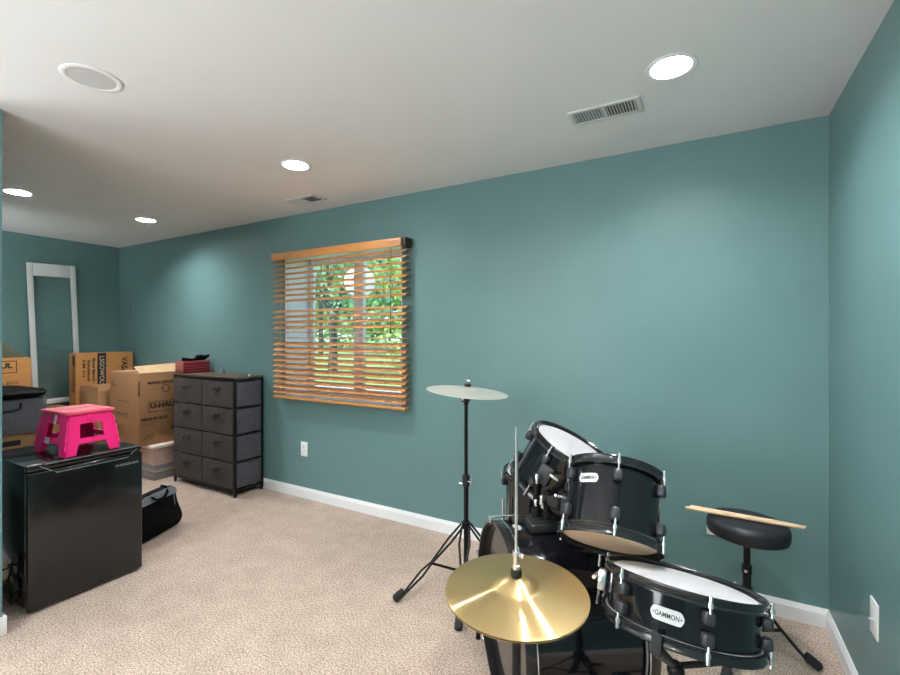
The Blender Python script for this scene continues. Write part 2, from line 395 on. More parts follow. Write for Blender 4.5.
# ------------------------------------------------------------------ blind
BX0, BX1, BY = -3.092, -1.765, 2.528
bl = thing('window_blind', 'honey oak wooden slat blind hanging over the window', 'blind', (-2.44, BY, .80))
hr = MB(); hr.box((BX0, BY-.034, 1.920), (-1.792, BY-.022, 1.980), .004); hr.box((BX0, BY-.022, 1.920), (BX0+.012, YB-.002, 1.980), .003)
hr.box((BX0+.012, BY-.022, 1.938), (-1.792, BY+.03, 1.972), .003)
hr.build('headrail', blind_wood, bl)
MB().box((-1.790, BY-.034, 1.912), (-1.752, BY+.045, 1.982), .012, 3).build('end_bracket', blind_dark, bl)['label'] = 'dark brown end bracket'
def slat(z, tilt):
    mb = MB(); n = 8; half = .030; rings = []
    for x, t in ((BX0+.004, 0), (BX1, 0)):
        top = []; bot = []
        for i in range(n+1):
            u = -1+2*i/n; y = u*half; c = .0055*(1-u*u)
            top.append((y, c+.0016)); bot.append((y, c-.0016))
        prof = top+bot[::-1]
        ring = []
        for y, h in prof:
            yy = y*math.cos(tilt)-h*math.sin(tilt); zz = y*math.sin(tilt)+h*math.cos(tilt)
            ring.append(mb.bm.verts.new((x, BY+.004+yy, z+zz)))
        rings.append(ring)
    A, B = rings; k = len(A)
    for i in range(k): mb.bm.faces.new([A[i], A[(i+1) % k], B[(i+1) % k], B[i]])
    mb.bm.faces.new(A[::-1]); mb.bm.faces.new(B)
    mb.build('slat', blind_wood, bl)
for i in range(25):
    if i == 8: continue
    z = 1.897 - i*.0434
    slat(z, math.radians(0 if i in (13, 14) else random.uniform(21, 26)))
MB().box((BX0+.004, BY-.022, .800), (BX1, BY+.030, .822), .006).build('bottom_rail', blind_wood, bl)
for x in (-2.98, -2.44, -1.93):
    mb = MB(); mb.tube([(x, BY-.031, 1.915), (x, BY-.031, .815)], .0011, 6); mb.build('ladder_cord', cord_cream, bl)
    mb = MB(); mb.tube([(x, BY+.039, 1.93), (x, BY+.039, .815)], .0011, 6)
    mb.build('ladder_cord', cord_cream, bl)
mb = MB(); mb.tube([(-1.87, BY-.040, 1.915), (-1.87, BY-.042, 1.5), (-1.872, BY-.040, 1.36)], .0018, 6); mb.lathe([(0, 0), (.007, .004), (.004, .04), (0, .042)], M4.Translation((-1.872, BY-.040, 1.32)), 12)
mb.build('pull_cord', blind_dark, bl)

# ------------------------------------------------------------------ ceiling fittings
lamp_labels = ['recessed ceiling lamp nearest the right wall, just in front of the long vent', 'recessed ceiling lamp above the window, in front of the small vent', 'recessed ceiling lamp at the left edge beside the partition', 'recessed ceiling lamp nearest the far back corner',
               'recessed ceiling lamp out of frame above the cymbals', 'recessed ceiling lamp added as unseen fill behind the camera on the right', 'recessed ceiling lamp added as unseen fill behind the camera in the middle', 'recessed ceiling lamp added as unseen fill behind the camera on the left']
for (x, y), lb in zip(LAMPS, lamp_labels):
    t = thing('ceiling_lamp', lb, 'lamp', (x, y, H), 'recessed ceiling lamps')
    MB().lathe([(.0705, .0), (.086, -.0005), (.088, -.003), (.085, -.005), (.070, -.004), (.0685, .001), (.064, .040), (.066, .041), (.0705, .004)], M4.Translation((x, y, H)), 40, close=True).build('trim_ring', trim_paint, t)
    MB().lathe([(0, .0375), (.0635, .0375), (.0635, .041), (0, .041)], M4.Translation((x, y, H)), 40).build('lens', lens_mat, t)
sp = thing('ceiling_speaker', 'round white recessed ceiling speaker with grey grille', 'speaker', (-2.047, .83, H))
T = M4.Translation((-2.047, .83, H))
MB().lathe([(.076, -.0005), (.098, -.0005), (.098, -.002), (.094, -.004), (.080, -.0045), (.076, -.003)], T, 48, close=True).build('trim_ring', trim_paint, sp)
MB().lathe([(0, -.0005), (.0755, -.0005), (.0755, -.0025), (0, -.003)], T, 48).build('grille', grille_grey, sp)
def vent(cx, cy, w, d, label, slots_half, dark_right):
    t = thing('ceiling_vent', label, 'vent', (cx, cy, H))
    mb = MB(); b = .020; z1, z0 = H-.0005, H-.008
    mb.box((cx-w/2, cy-d/2, z0), (cx+w/2, cy-d/2+b, z1), .002); mb.box((cx-w/2, cy+d/2-b, z0), (cx+w/2, cy+d/2, z1), .002)
    mb.box((cx-w/2, cy-d/2+b, z0), (cx-w/2+b, cy+d/2-b, z1), .002); mb.box((cx+w/2-b, cy-d/2+b, z0), (cx+w/2, cy+d/2-b, z1), .002)
    mb.box((cx-.007, cy-d/2+b, z0), (cx+.007, cy+d/2-b, z1), .002)
    mb.build('frame', vent_white, t)
    MB().box((cx-w/2+.004, cy-d/2+.004, H-.0012), (cx+w/2-.004, cy+d/2-.004, H-.0002)).build('duct_opening', vent_dark, t)
    for sx in (-1, 1):
        x0 = cx+sx*.007; x1 = cx+sx*(w/2-b)
        for i in range(slots_half):
            x = x0+(x1-x0)*(i+.5)/slots_half
            R = M4.Rotation(math.radians(40*sx), 4, 'Y')
            mb = MB(); mb.obox(M4.Translation((x, cy, H-.0055)) @ R, (.0075, d-2*b-.002, .0010)); mb.build('louver', vent_white, t, smooth=0)
vent(-.380, 2.061, .300, .140, 'long white louvered ceiling vent beside the brightest lamp', 10, True)
vent(-2.525, 2.335, .290, .150, 'small white louvered ceiling vent above the window', 10, True)

# ------------------------------------------------------------------ wall plates
def outlet(name, label, x, z, on='back', y=None, kind='duplex'):
    M = face_my(x, YB, z) if on == 'back' else M4(((0, 0, -1, XR), (-1, 0, 0, y), (0, 1, 0, z), (0, 0, 0, 1)))
    t = thing(name, label, 'wall outlet', M @ V((0, 0, 0)))
    mb = MB(); mb.obox(M @ M4.Translation((0, 0, .003)), (.072, .117, .006), .0025, 2); mb.build('plate', plate_white, t)
    if kind == 'duplex':
        for dz in (-.020, .020):
            r = MB(); r.prism(rrect(.034, .029, .010), M @ M4.Translation((0, dz, .006)), .0015)
            r = r.build('receptacle', plate_white, t)
            s = MB()
            for dx in (-.006, .006): s.obox(M @ M4.Translation((dx, dz+.004, .0078)), (.002, .008, .0006))
            s.lathe([(0, 0), (.0024, 0), (.0024, .0006), (0, .0006)], M @ M4.Translation((0, dz-.008, .0075)), 10); s.build('slots', slot_dark, r)
        MB().lathe([(0, 0), (.003, 0), (.003, .001), (0, .0014)], M @ M4.Translation((0, 0, .006)), 12).build('screw', plate_white, t)
    else:
        MB().lathe([(0, 0), (.0065, 0), (.0065, .003), (.0045, .003), (.0045, .011), (0, .011)], M @ M4.Translation((0, -.004, .006)), 16).build('jack', chrome, t)
outlet('wall_outlet', 'white double wall outlet under the window, right of the dresser', -2.815, .393)
outlet('wall_outlet', 'white double wall outlet half hidden behind the drum stool seat', .047, .380)
outlet('cable_outlet', 'white single-jack plate on the right wall', 0, .388, 'right', 1.962, 'jack')

# ------------------------------------------------------------------ fridge and stool
FX, FY0, FY1, FZ = -2.742, .857, 1.350, .698
fr = thing('mini_fridge', 'glossy black mini fridge standing behind the partition end', 'fridge', (-3.03, 1.113, 0))
MB().box((-3.285, FY0+.003, .022), (FX-.050, FY1-.003, FZ-.004), .006).build('body', fridge_black, fr)
MB().box((FX-.049, FY0+.012, .03), (FX-.041, FY1-.012, FZ-.02), .002).build('gasket', fridge_edge, fr)
d = MB(); d.box((FX-.040, FY0, .014), (FX, FY1, FZ-.035), .008, 3); d.box((FX-.040, FY0, FZ-.033), (FX-.010, FY1, FZ), .008, 3)
door = d.build('door', fridge_black, fr)
h_ = MB(); x = FX+.001
h_.tube([(x-.009, .905, FZ-.010), (x-.002, .968, FZ-.052), (x-.001, 1.272, FZ-.052), (x-.008, 1.305, FZ-.030), (x-.010, 1.325, FZ-.018)], .0022, 8)
h_.build('handle_groove', grey_line, door)
MB().tube([(FX-.008, .925, FZ-.003), (FX-.008, 1.345, FZ-.003)], .002, 8).build('top_edge', grey_line, door)
MB().text('INSIGNIA', face_px(FX+.0002, 1.274, .612), .013, width=.112).build('logo', silver_print, door, smooth=0)['label'] = 'small silver lettering on the door'
for xx in (-3.26, FX-.075):
    for yy in (FY0+.04, FY1-.04): MB().cyl((xx, yy, 0.0005), (xx, yy, .022), .018, .014).build('foot', black_rubber, fr)
cd = MB()
cd.tube([(-2.86, .846, .26), (-2.90, .845, .20), (-2.99, .835, .165), (-3.08, .83, .14), (-3.03, .825, .115), (-2.93, .835, .12), (-2.87, .845, .20)], .0045, 8)
cd.tube([(-2.865, .846, .24), (-2.90, .838, .15), (-2.915, .832, .06), (-2.87, .838, .035), (-2.85, .842, .05), (-2.85, .844, .12)], .0045, 8)
cd.tube([(-3.10, .83, .12), (-3.00, .822, .08), (-2.93, .815, .035), (-2.95, .80, .008), (-3.05, .80, .006), (-3.2, .80, .006)], .0045, 8)
cd.box((-2.862, .840, .235), (-2.836, .854, .265), .003); cd.box((-2.862, .840, .10), (-2.836, .854, .15), .003)
tag(origin(cd.build('power_cord', black_rubber), (-2.95, .83, .005)), 'tangled black power cord beside the black mini fridge', 'cord')

def stool():
    z0, z1 = FZ+.001, FZ+.222
    cx, cy, ang = -2.945, 1.128, math.radians(3)
    t = thing('step_stool', 'hot pink folding plastic step stool standing on the black mini fridge', 'step stool', (cx, cy, z0))
    B = M4.Translation((cx, cy, 0)) @ rotz(ang)
    hb, ht = (.160, .127), (.130, .100)          # half sizes in x, y at the bottom and top
    def side(axis, sgn, name):
        # panel with two feet and a window, in the sloping side plane
        mb = MB()
        wb, wt_ = (hb[1], ht[1]) if axis == 'x' else (hb[0], ht[0])
        db, dt = (hb[0], ht[0]) if axis == 'x' else (hb[1], ht[1])
        hgt = z1-z0-.018
        def P(u, v, o=0):          # u -1..1 across, v 0..1 up
            w_ = wb+(wt_-wb)*v; dd = db+(dt-db)*v - o
            q = (sgn*dd, u*w_, z0+v*hgt) if axis == 'x' else (u*w_, sgn*dd, z0+v*hgt)
            return B @ V(q)
        us = [-1, -.52, -.47, .47, .52, 1]; vs = [0, .27, .40, .76, 1]
        solid = lambda i, j: not ((j == 0 and 1 <= i <= 3) or (j == 2 and i == 2) )
        cells = [(i, j) for i in range(5) for j in range(4) if solid(i, j)]
        V0 = {}; V1 = {}
        def vt(i, j, o, D):
            if (i, j) not in D:
                u = us[i]
                if j == 0 and i in (1, 4): u = us[i]*(1.16)
                D[(i, j)] = mb.bm.verts.new(P(u, vs[j], o))
            return D[(i, j)]
        for i, j in cells:
            c4 = [(i, j), (i+1, j), (i+1, j+1), (i, j+1)]
            mb.bm.faces.new([vt(a, b, 0, V0) for a, b in c4]); mb.bm.faces.new([vt(a, b, .010, V1) for a, b in c4][::-1])
            for (da, db_), (p, q) in {(0, -1): (0, 1), (1, 0): (1, 2), (0, 1): (2, 3), (-1, 0): (3, 0)}.items():
                if (i+da, j+db_) not in cells:
                    a, b = c4[p], c4[q]; mb.bm.faces.new([vt(*a, 0, V0), vt(*b, 0, V0), vt(*b, .010, V1), vt(*a, .010, V1)])
        bmesh.ops.recalc_face_normals(mb.bm, faces=mb.bm.faces)
        bmesh.ops.bevel(mb.bm, geom=[e for e in mb.bm.edges if e.calc_face_angle(0) > 1.0], offset=.0018, segments=2, affect='EDGES')
        o = mb.build(name, pink, t)
        return o, P
    px_, Pp = side('x', 1, 'side_panel'); mx_, Pm = side('x', -1, 'side_panel')
    py_, Qp = side('y', 1, 'end_panel'); my_, Qm = side('y', -1, 'end_panel')
    # hinge knuckles along the four corner edges
    for sx in (-1, 1):
        for sy in (-1, 1):
            mb = MB(); e0, e1 = [B @ V((sx*(hb[0]+(ht[0]-hb[0])*v), sy*(hb[1]+(ht[1]-hb[1])*v), z0+v*.203)) for v in (.14, .92)]
            Lh = (e1-e0).length; pf = [(0, 0)]
            for k in range(4):
                q = Lh*k/4; pf += [(.0025, q+.001), (.0058, q+.004), (.0058, q+Lh*.14), (.0025, q+Lh*.17)]
            mb.lathe(pf+[(0, Lh)], M4.Translation(e0) @ frame(e1-e0), 12); mb.build('hinge', pink, t)
    # centre fold of the front panel
    MB().tube([Pp(0, .40, -.001), Pp(0, .27, -.001)], .004, 8).build('fold_seam', pink, t)
    mb = MB(); mb.tube([Pp(0, .98, -.001), Pp(0, .78, -.001)], .005, 8); mb.obox(M4.Translation(Pp(0, .90, -.002)) @ B.to_3x3().to_4x4(), (.008, .034, .030), .003)
    mb.build('latch', pink, t)
    # top with carrying slot, two folding halves
    zt = z1-.016
    def tp(x0, x1, y0, y1, mb):
        mb.obox(B @ M4.Translation(((x0+x1)/2, (y0+y1)/2, zt+.008)), (x1-x0, y1-y0, .016), .005, 3)
    a, b = ht[0]+.010, ht[1]+.010
    m1 = MB(); tp(-a, a, -b, -.043, m1); tp(-a, a, .043, b, m1); tp(-a, -.016, -.0445, .0445, m1); tp(.016, a, -.0445, .0445, m1)
    m1.build('top', pink_top, t)
    mb = MB()
    for k in range(-5, 6):
        x = k*.021
        if abs(x) < .02: continue
        mb.obox(B @ M4.Translation((x, 0, z1+.0004)), (.007, 2*b-.02, .0016), .0005)
    mb.build('top_grip', mat('pale pink grip', (.92, .42, .40), .6), t)
    mb = MB(); M = M4.Translation(Qm(.12, .87, -.0005)) @ frame((0, -1, .15), (1, 0, 0)); mb.prism(rrect(.028, .048, .003), M, .0006); mb.build('sticker', sticker, t)['label'] = 'tall pale sticker on the end panel'
    mb = MB(); M = M4.Translation(Qm(-.25, .33, -.0005)) @ frame((0, -1, .15), (1, 0, 0)); mb.prism(rrect(.06, .030, .004), M, .0006)
    mb.build('sticker', sticker, t)['label'] = 'wide pale sticker low on the end panel'
stool()

# ------------------------------------------------------------------ cartons
def carton(label, x0, x1, y0, y1, z0, z1, m=cardboard, tape=True, name='cardboard_box'):
    t = thing(name, label, 'box', ((x0+x1)/2, (y0+y1)/2, z0))
    MB().box((x0, y0, z0+.0005), (x1, y1, z1), .004).build('body', m, t)
    return t
# big carton with logo, on the clear bin
ux0, ux1, uy0, uy1, uz0, uz1 = -4.880, -4.357, 2.117, 2.555, .3205, .970
ub = carton('large brown moving box with boxed logo lettering, standing on the clear bin', ux0, ux1, uy0, uy1, uz0, uz1)
e = .0006
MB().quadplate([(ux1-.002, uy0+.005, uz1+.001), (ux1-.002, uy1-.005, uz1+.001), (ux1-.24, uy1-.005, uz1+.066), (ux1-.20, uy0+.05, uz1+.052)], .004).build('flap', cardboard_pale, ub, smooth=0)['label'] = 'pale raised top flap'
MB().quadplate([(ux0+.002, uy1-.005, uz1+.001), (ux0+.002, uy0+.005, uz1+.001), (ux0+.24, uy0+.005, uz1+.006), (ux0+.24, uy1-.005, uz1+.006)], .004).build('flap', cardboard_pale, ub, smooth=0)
pr = MB(); F = lambda y, z: face_px(ux1+.0002, y, z)
def rframe(mb, M, w, h, t):
    mb.bar(M, -w/2, w/2, h/2-t, h/2); mb.bar(M, -w/2, w/2, -h/2, -h/2+t); mb.bar(M, -w/2, -w/2+t, -h/2+t, h/2-t); mb.bar(M, w/2-t, w/2, -h/2+t, h/2-t)
rframe(pr, F(2.335, .662), .28, .095, .006)
pr.text('U-HAUL', F(2.335, .672), .050, width=.25, bold=.07)
pr.text('MEDIUM BOX', F(2.250, .556), .029, width=.235, bold=.065)
pr.text('3 cu. ft. 18 x 18 x 16', F(2.21, .524), .012, width=.15); pr.text('TAPE THIS END', F(2.19, .503), .013, width=.10)
pr.text('MOVING SUPPLIES', F(2.30, .882), .028, width=.225, bold=.045); pr.text('storage and moving', F(2.29, .822), .013, width=.20)
pr.lathe([(.030, 0), (.036, 0), (.036, .0006), (.030, .0006)], F(2.345, .822), 24, close=True)
pr.build('printed_lettering', ink_brown, ub, smooth=0)
MB().bar(F(2.355, .705), -.125, .04, -.0, .003).build('red_rule', ink_red, ub, smooth=0)
pg = MB(); pg.text('REUSE', F(2.205, .410), .018, width=.07, bold=.02); pg.text('RECYCLE', F(2.195, .385), .018, width=.08, bold=.02); pg.prism(rrect(.06, .03, .006), F(2.42, .45), .0006)
pg.build('green_mark', ink_green, ub, smooth=0)
pl = MB(); G = lambda x, z: face_my(x, uy0-.0002, z)
pl.text('UP', G(-4.82, .88), .02, width=.05); pl.text('THIS SIDE', G(-4.80, .85), .02, width=.08)
pl.build('printed_lettering', ink_brown, ub, smooth=0); pl = MB()
pl.text('contents', G(-4.63, .712), .012, width=.20); pl.text('kitchen  bedroom', G(-4.65, .60), .024, width=.20); pl.text('bath  garage', G(-4.64, .575), .014, width=.18)
pl.build('printed_lettering', ink_brown, ub, smooth=0); pl = MB()
for k in range(5):
    pl.text('handle with care', G(-4.66, .49-.020*k), .010, width=.13)
pl.build('printed_lettering', ink_brown, ub, smooth=0); pl = MB()
for k in range(5): pl.text('store dry', G(-4.53, .48-.020*k), .010, width=.08)
pl.build('printed_lettering', ink_brown, ub, smooth=0)
MB().box((ux1-.012, uy0-.0008, .77), (ux1+.0008, uy0+.004, .90)).build('hand_hole', ink_black, ub, smooth=0)
# the clear bin and its papers
bx0, bx1, by0, by1 = -4.88, -4.286, 2.193, 2.560
bn = thing('storage_bin', 'clear plastic storage bin of papers under the large brown moving box', 'bin', (-4.58, 2.376, 0))
def tub():
    mb = MB(); z0, z1, t = .001, .290, .003
    def ring(i, z, tap): return [mb.bm.verts.new((x, y, z)) for x, y in ((bx0+i+tap, by0+i+tap), (bx1-i-tap, by0+i+tap), (bx1-i-tap, by1-i-tap), (bx0+i+tap, by1-i-tap))]
    A, Bq, C, D = ring(0, z0, .02), ring(0, z1, .004), ring(t, z1, .004), ring(t, z0+t, .02)
    for P, Q in ((A, Bq), (Bq, C), (C, D)):
        for i in range(4): mb.bm.faces.new([P[i], P[(i+1) % 4], Q[(i+1) % 4], Q[i]])
    mb.bm.faces.new(A[::-1]); mb.bm.faces.new(D)
    mb.build('tub', bin_clear, bn)
tub()
lid = MB(); lid.box((bx0, by0, .2905), (bx1, by1, .318), .006); lid.build('lid', mat('frosted lid', (.82, .68, .62), .4), bn)
for k, (m, za, zb, lb) in enumerate(((dark_paper, .006, .065, 'dark slate folder pile at the bottom of the clear bin'), (green_paper, .066, .085, 'pale green folder in the clear bin'), (blue_paper, .086, .125, 'blue folder pile in the clear bin'), (beige_paper, .126, .275, 'beige papers filling the top of the clear bin'))):
    tag(origin(MB().box((bx0+.05, by0+.035+.004*k, za), (bx1-.035-.006*k, by1-.035, zb), .003).build('folder', m), (-4.58, 2.376, za)), lb, 'papers')
# tall flat furniture carton in the corner
vx0, vx1, vy0, vy1, vz1 = -5.520, -5.370, 2.043, 2.550, 1.136
vb = carton('tall flat furniture box with sideways lettering by the far corner', vx0, vx1, vy0, vy1, 0, vz1, cardboard_orange)
D = lambda y, z: face_px_down(vx1+.0002, y, z)
p1 = MB(); p1.text('VASAGLE', D(2.468, .933), .056, width=.31, bold=.02)
p1.text('Shoe Bench', D(2.192, .965), .026, width=.24, bold=.03); p1.text('Schuhbank', D(2.150, .955), .026, width=.22, bold=.03); p1.text('CM 1/1', D(2.108, .985), .024, width=.17, bold=.03)
p1.bar(D(2.26, .953), -.178, .178, -.038, .038)
p1.build('printed_lettering', ink_black, vb, smooth=0)
MB().text('LSGOWOLS', D(2.262, .95).copy() @ M4.Translation((0, 0, .0007)), .042, width=.30, bold=.01).build('model_label', label_cream, vb, smooth=0)
D2 = lambda x, z: face_my_down(x, vy0-.0002, z)
p2 = MB(); p2.text('VASAGLE', D2(-5.42, .88), .045, width=.27, bold=.03); p2.bar(D2(-5.42, 1.06), -.05, .05, -.025, .025); p2.build('printed_lettering', ink_black, vb, smooth=0)
# small open carton before it
sb = carton('small plain brown box with folded flaps before the tall furniture box', -5.345, -4.975, 2.062, 2.50, 0, .780)
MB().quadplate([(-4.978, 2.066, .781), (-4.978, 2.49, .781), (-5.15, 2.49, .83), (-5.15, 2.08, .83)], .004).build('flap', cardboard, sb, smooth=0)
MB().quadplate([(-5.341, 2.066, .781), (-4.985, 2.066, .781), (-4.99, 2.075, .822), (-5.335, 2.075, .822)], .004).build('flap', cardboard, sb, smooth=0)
# carton with logo at the left edge, on a hidden carton
lx0, lx1, ly0, ly1 = -5.50, -5.100, 1.18, 1.622
carton('plain brown box low behind the grey tote, carrying the orange-brown box', lx0, lx1, ly0, ly1, 0, .768)
lb_ = carton('orange-brown box with boxed logo lettering behind the black bag at left', lx0, lx1, ly0, ly1, .769, 1.121, cardboard_orange)
L = lambda y, z: face_px(lx1+.0002, y, z)
q = MB(); rframe(q, L(1.382, 1.045), .288, .105, .007); q.text('U-HAUL', L(1.382, 1.056), .046, width=.235, bold=.06); q.text('SMALL BOX', L(1.44, .910), .026, width=.20); q.build('printed_lettering', ink_brown, lb_, smooth=0)
MB().bar(L(1.382, 1.020), -.13, .13, 0, .004).build('red_rule', ink_red, lb_, smooth=0)
MB().quadplate([(lx1-.03, 1.585, 1.122), (lx1-.09, 1.40, 1.320), (lx1-.12, 1.19, 1.34), (lx1-.03, 1.19, 1.122)], .005).build('flap', cardboard_shaded, lb_, smooth=0)['label'] = 'raised cardboard flap with shade put into its olive colour'
# low carton with black label, carrying the tote
ax0, ax1, ay0, ay1 = -4.32, -3.90, .90, 1.268
ab = carton('brown box with black label strip under the grey tote', ax0, ax1, ay0, ay1, 0, .668)
A_ = lambda y, z: face_px(ax1+.0002, y, z)
q = MB(); q.bar(A_(1.10, .612), -.10, .085, -.017, .017)
q.lathe([(.088, 0), (.098, 0), (.098, .0006), (.088, .0006)], A_(1.19, .43), 32, close=True)
q.bar(A_(1.218, .535), -.006, .006, -.045, .045)
q.build('printed_mark', ink_black, ab, smooth=0)
MB().quadplate([(ax1, ay0+.004, .660), (ax1, ay1, .660), (ax1+.06, ay1-.01, .600), (ax1+.06, ay0+.02, .600)], .004).build('flap', cardboard_pale, ab, smooth=0) if False else None
# tote and bag on it
tt = thing('fabric_tote', 'grey fabric tote with black handle on the brown box', 'tote bag', (-4.10, 1.11, .669))
def loft(rings, mb, cap=True):
    R = [[mb.bm.verts.new(p) for p in r] for r in rings]
    for A, B in zip(R, R[1:]):
        n = len(A)
        for i in range(n): mb.bm.faces.new([A[i], A[(i+1) % n], B[(i+1) % n], B[i]])
    if cap: mb.bm.faces.new(R[0][::-1]); mb.bm.faces.new(R[-1])
def rr3(cx, cy, w, d, r, z, jit=0):
    return [(cx+x+random.uniform(-jit, jit), cy+y+random.uniform(-jit, jit), z+random.uniform(-jit, jit)) for x, y in rrect(w, d, r, 4)]
mb = MB(); loft([rr3(-4.085, 1.105, .40, .385, .03, .6695), rr3(-4.085, 1.105, .44, .41, .035, .69, .003), rr3(-4.08, 1.105, .46, .425, .035, .80, .006), rr3(-4.08, 1.105, .45, .425, .04, .885, .006), rr3(-4.08, 1.10, .40, .40, .04, .900, .003)], mb)
mb.build('body', grey_cloth, tt)
mb = MB(); x = -3.845; mb.tube([(x, .96, .872), (x+.006, .965, .845), (x+.008, 1.00, .828), (x+.008, 1.12, .828), (x+.006, 1.165, .838), (x, 1.172, .872)], .008, 8, up=(1, 0, 0)); mb.build('handle', black_plastic, tt)
bgt = MB(); loft([rr3(-4.06, 1.10, .40, .36, .05, .9015), rr3(-4.06, 1.105, .44, .40, .06, .913, .003), rr3(-4.055, 1.105, .45, .415, .06, .93, .006), rr3(-4.06, 1.105, .43, .405, .06, .949, .006), rr3(-4.08, 1.10, .36, .33, .06, .957, .004)], bgt)
bt = thing('folded_bag', 'flat folded black bag lying on top of the grey tote', 'bag', (-4.06, 1.10, .9015))
bgt.build('body', black_cloth, bt)
mb = MB(); mb.tube([(-3.835, .95, .945), (-3.828, 1.06, .936), (-3.828, 1.18, .938), (-3.835, 1.29, .933)], .005, 8, flat=.5, up=(1, 0, 0)); mb.build('piping', black_rubber, bt)
# support of the framed panel, hidden behind the tote and the small box
carton('plain brown box under the white frame against the left wall', -5.735, -5.535, 1.72, 2.03, 0, .612)

# ------------------------------------------------------------------ framed clear panel
zt, zb = 2.030, .627
xt, xb = -5.733, -5.712
def mx_(z): return xb+(xt-xb)*(z-zb)/(zt-zb)
mr = thing('framed_panel', 'tall white frame with a clear panel leaning on the far left wall', 'framed panel', (xb, 1.95, zb))
yl, yr = 1.828, 2.216
fw2, ft, fb = .043, .125, .05
up = V((mx_(zt)-mx_(zb), 0, zt-zb)).normalized(); Ln = V((mx_(zt)-mx_(zb), 0, zt-zb)).length
MM = M4.Translation((xb, (yl+yr)/2, zb)) @ M4(((0, up.x, up.z, 0), (1, 0, 0, 0), (0, up.z, -up.x, 0), (0, 0, 0, 1))) @ rotz(math.radians(1.8))
W2 = (yr-yl)/2
f = MB()
f.obox(MM @ M4.Translation((-W2+fw2/2, Ln/2, 0)), (fw2, Ln, .024), .003); f.obox(MM @ M4.Translation((W2-fw2/2, Ln/2, 0)), (fw2, Ln, .024), .003)
f.obox(MM @ M4.Translation((0, Ln-ft/2, 0)), (2*W2-2*fw2, ft, .022), .003); f.obox(MM @ M4.Translation((0, fb/2, 0)), (2*W2-2*fw2, fb, .022), .003)
f.build('frame', frame_white, mr)
MB().obox(MM @ M4.Translation((0, (Ln-ft+fb)/2, -.002)), (2*W2-2*fw2+.001, Ln-ft-fb+.001, .006)).build('clear_panel', panel_clear, mr, smooth=0)

# ------------------------------------------------------------------ dresser
dx0, dx1, dy0, dy1, dz = -4.154, -3.288, 2.303, 2.572, .972
dr = thing('fabric_dresser', 'tall black framed dresser with eight brown grey fabric drawers', 'dresser', (-3.72, 2.44, 0))
T_ = .020
f = MB()
for x in (dx0, dx1-T_):
    for y in (dy0, dy1-T_): f.box((x, y, .012), (x+T_, y+T_, dz-.014), .002)
for z in (.045, dz-.034):
    for y in (dy0, dy1-T_): f.box((dx0+T_, y, z), (dx1-T_, y+T_, z+T_*.8), .002)
    for x in (dx0, dx1-T_): f.box((x, dy0+T_, z), (x+T_, dy1-T_, z+T_*.8), .002)
rows = [.061+i*.2195 for i in range(5)]
for z in rows[1:4]:
    for x in (dx0, dx1-T_): f.box((x, dy0+T_, z-.008), (x+T_, dy1-T_, z+.008), .002)
xm = (dx0+dx1)/2
f.box((xm-.008, dy0+.002, .061), (xm+.008, dy0+.018, dz-.034), .002)
f.build('frame', black_metal, dr)
for x in (dx0+.01, dx1-.01):
    for y in (dy0+.01, dy1-.01): MB().cyl((x, y, .0005), (x, y, .012), .012, .010).build('foot', black_rubber, dr)
MB().box((dx0-.003, dy0-.004, dz-.013), (dx1+.003, dy1, dz), .003).build('top', dark_wood, dr)
def drawer(x0, x1, z0, z1):
    g = .004
    mb = MB(); n, m_ = 8, 6
    yf = dy0-.006
    # fabric face: a puckered grid
    P = {}
    for i in range(n+1):
        for j in range(m_+1):
            u, v = i/n, j/m_
            edge = min(u, 1-u, v, 1-v)
            pk = .006*math.exp(-((u-.5)**2+(v-.56)**2)*18) + .004*min(1, edge*6) - .0035*abs(math.sin(4*math.atan2(v-.56, u-.5)))*min(1, edge*5)+random.uniform(-.0008, .0008)
            P[i, j] = mb.bm.verts.new((x0+g+(x1-x0-2*g)*u, yf-pk*.9, z0+g+(z1-z0-2*g)*v))
    for i in range(n):
        for j in range(m_): mb.bm.faces.new([P[i, j], P[i+1, j], P[i+1, j+1], P[i, j+1]])
    bk = [mb.bm.verts.new((x, yf+.010, z)) for x, z in ((x0+g, z0+g), (x1-g, z0+g), (x1-g, z1-g), (x0+g, z1-g))]
    rim = [[P[i, 0] for i in range(n+1)], [P[n, j] for j in range(m_+1)], [P[n-i, m_] for i in range(n+1)], [P[0, m_-j] for j in range(m_+1)]]
    for k in range(4): mb.bm.faces.new(rim[k][::-1]+[bk[k], bk[(k+1) % 4]])
    mb.bm.faces.new(bk)
    d = mb.build('drawer', fabric_drawer, dr, smooth=60)
    MB().box((x0+.020, dy0+.0215, z0+.012), (x1-.020, dy1-.0215, z1-.012), .006).build('drawer_box', fabric_side, d)
    cx, cz = (x0+x1)/2, z0+(z1-z0)*.60
    h = MB(); h.tube([(cx-.036, yf-.007, cz+.018), (cx-.032, yf-.022, cz+.004), (cx-.015, yf-.026, cz-.010), (cx+.015, yf-.026, cz-.010), (cx+.032, yf-.022, cz+.004), (cx+.036, yf-.007, cz+.018)], .0045, 8, up=(0, 1, 0))
    h.box((cx-.048, yf-.010, cz+.012), (cx+.048, yf-.0045, cz+.030), .002)
    h.build('handle', black_plastic, d)
for c in range(2):
    for r in range(4):
        x0, x1 = ((dx0+.014, xm-.001), (xm+.001, dx1-.014))[c]
        drawer(x0, x1, rows[r]+.002, rows[r+1]-.002)
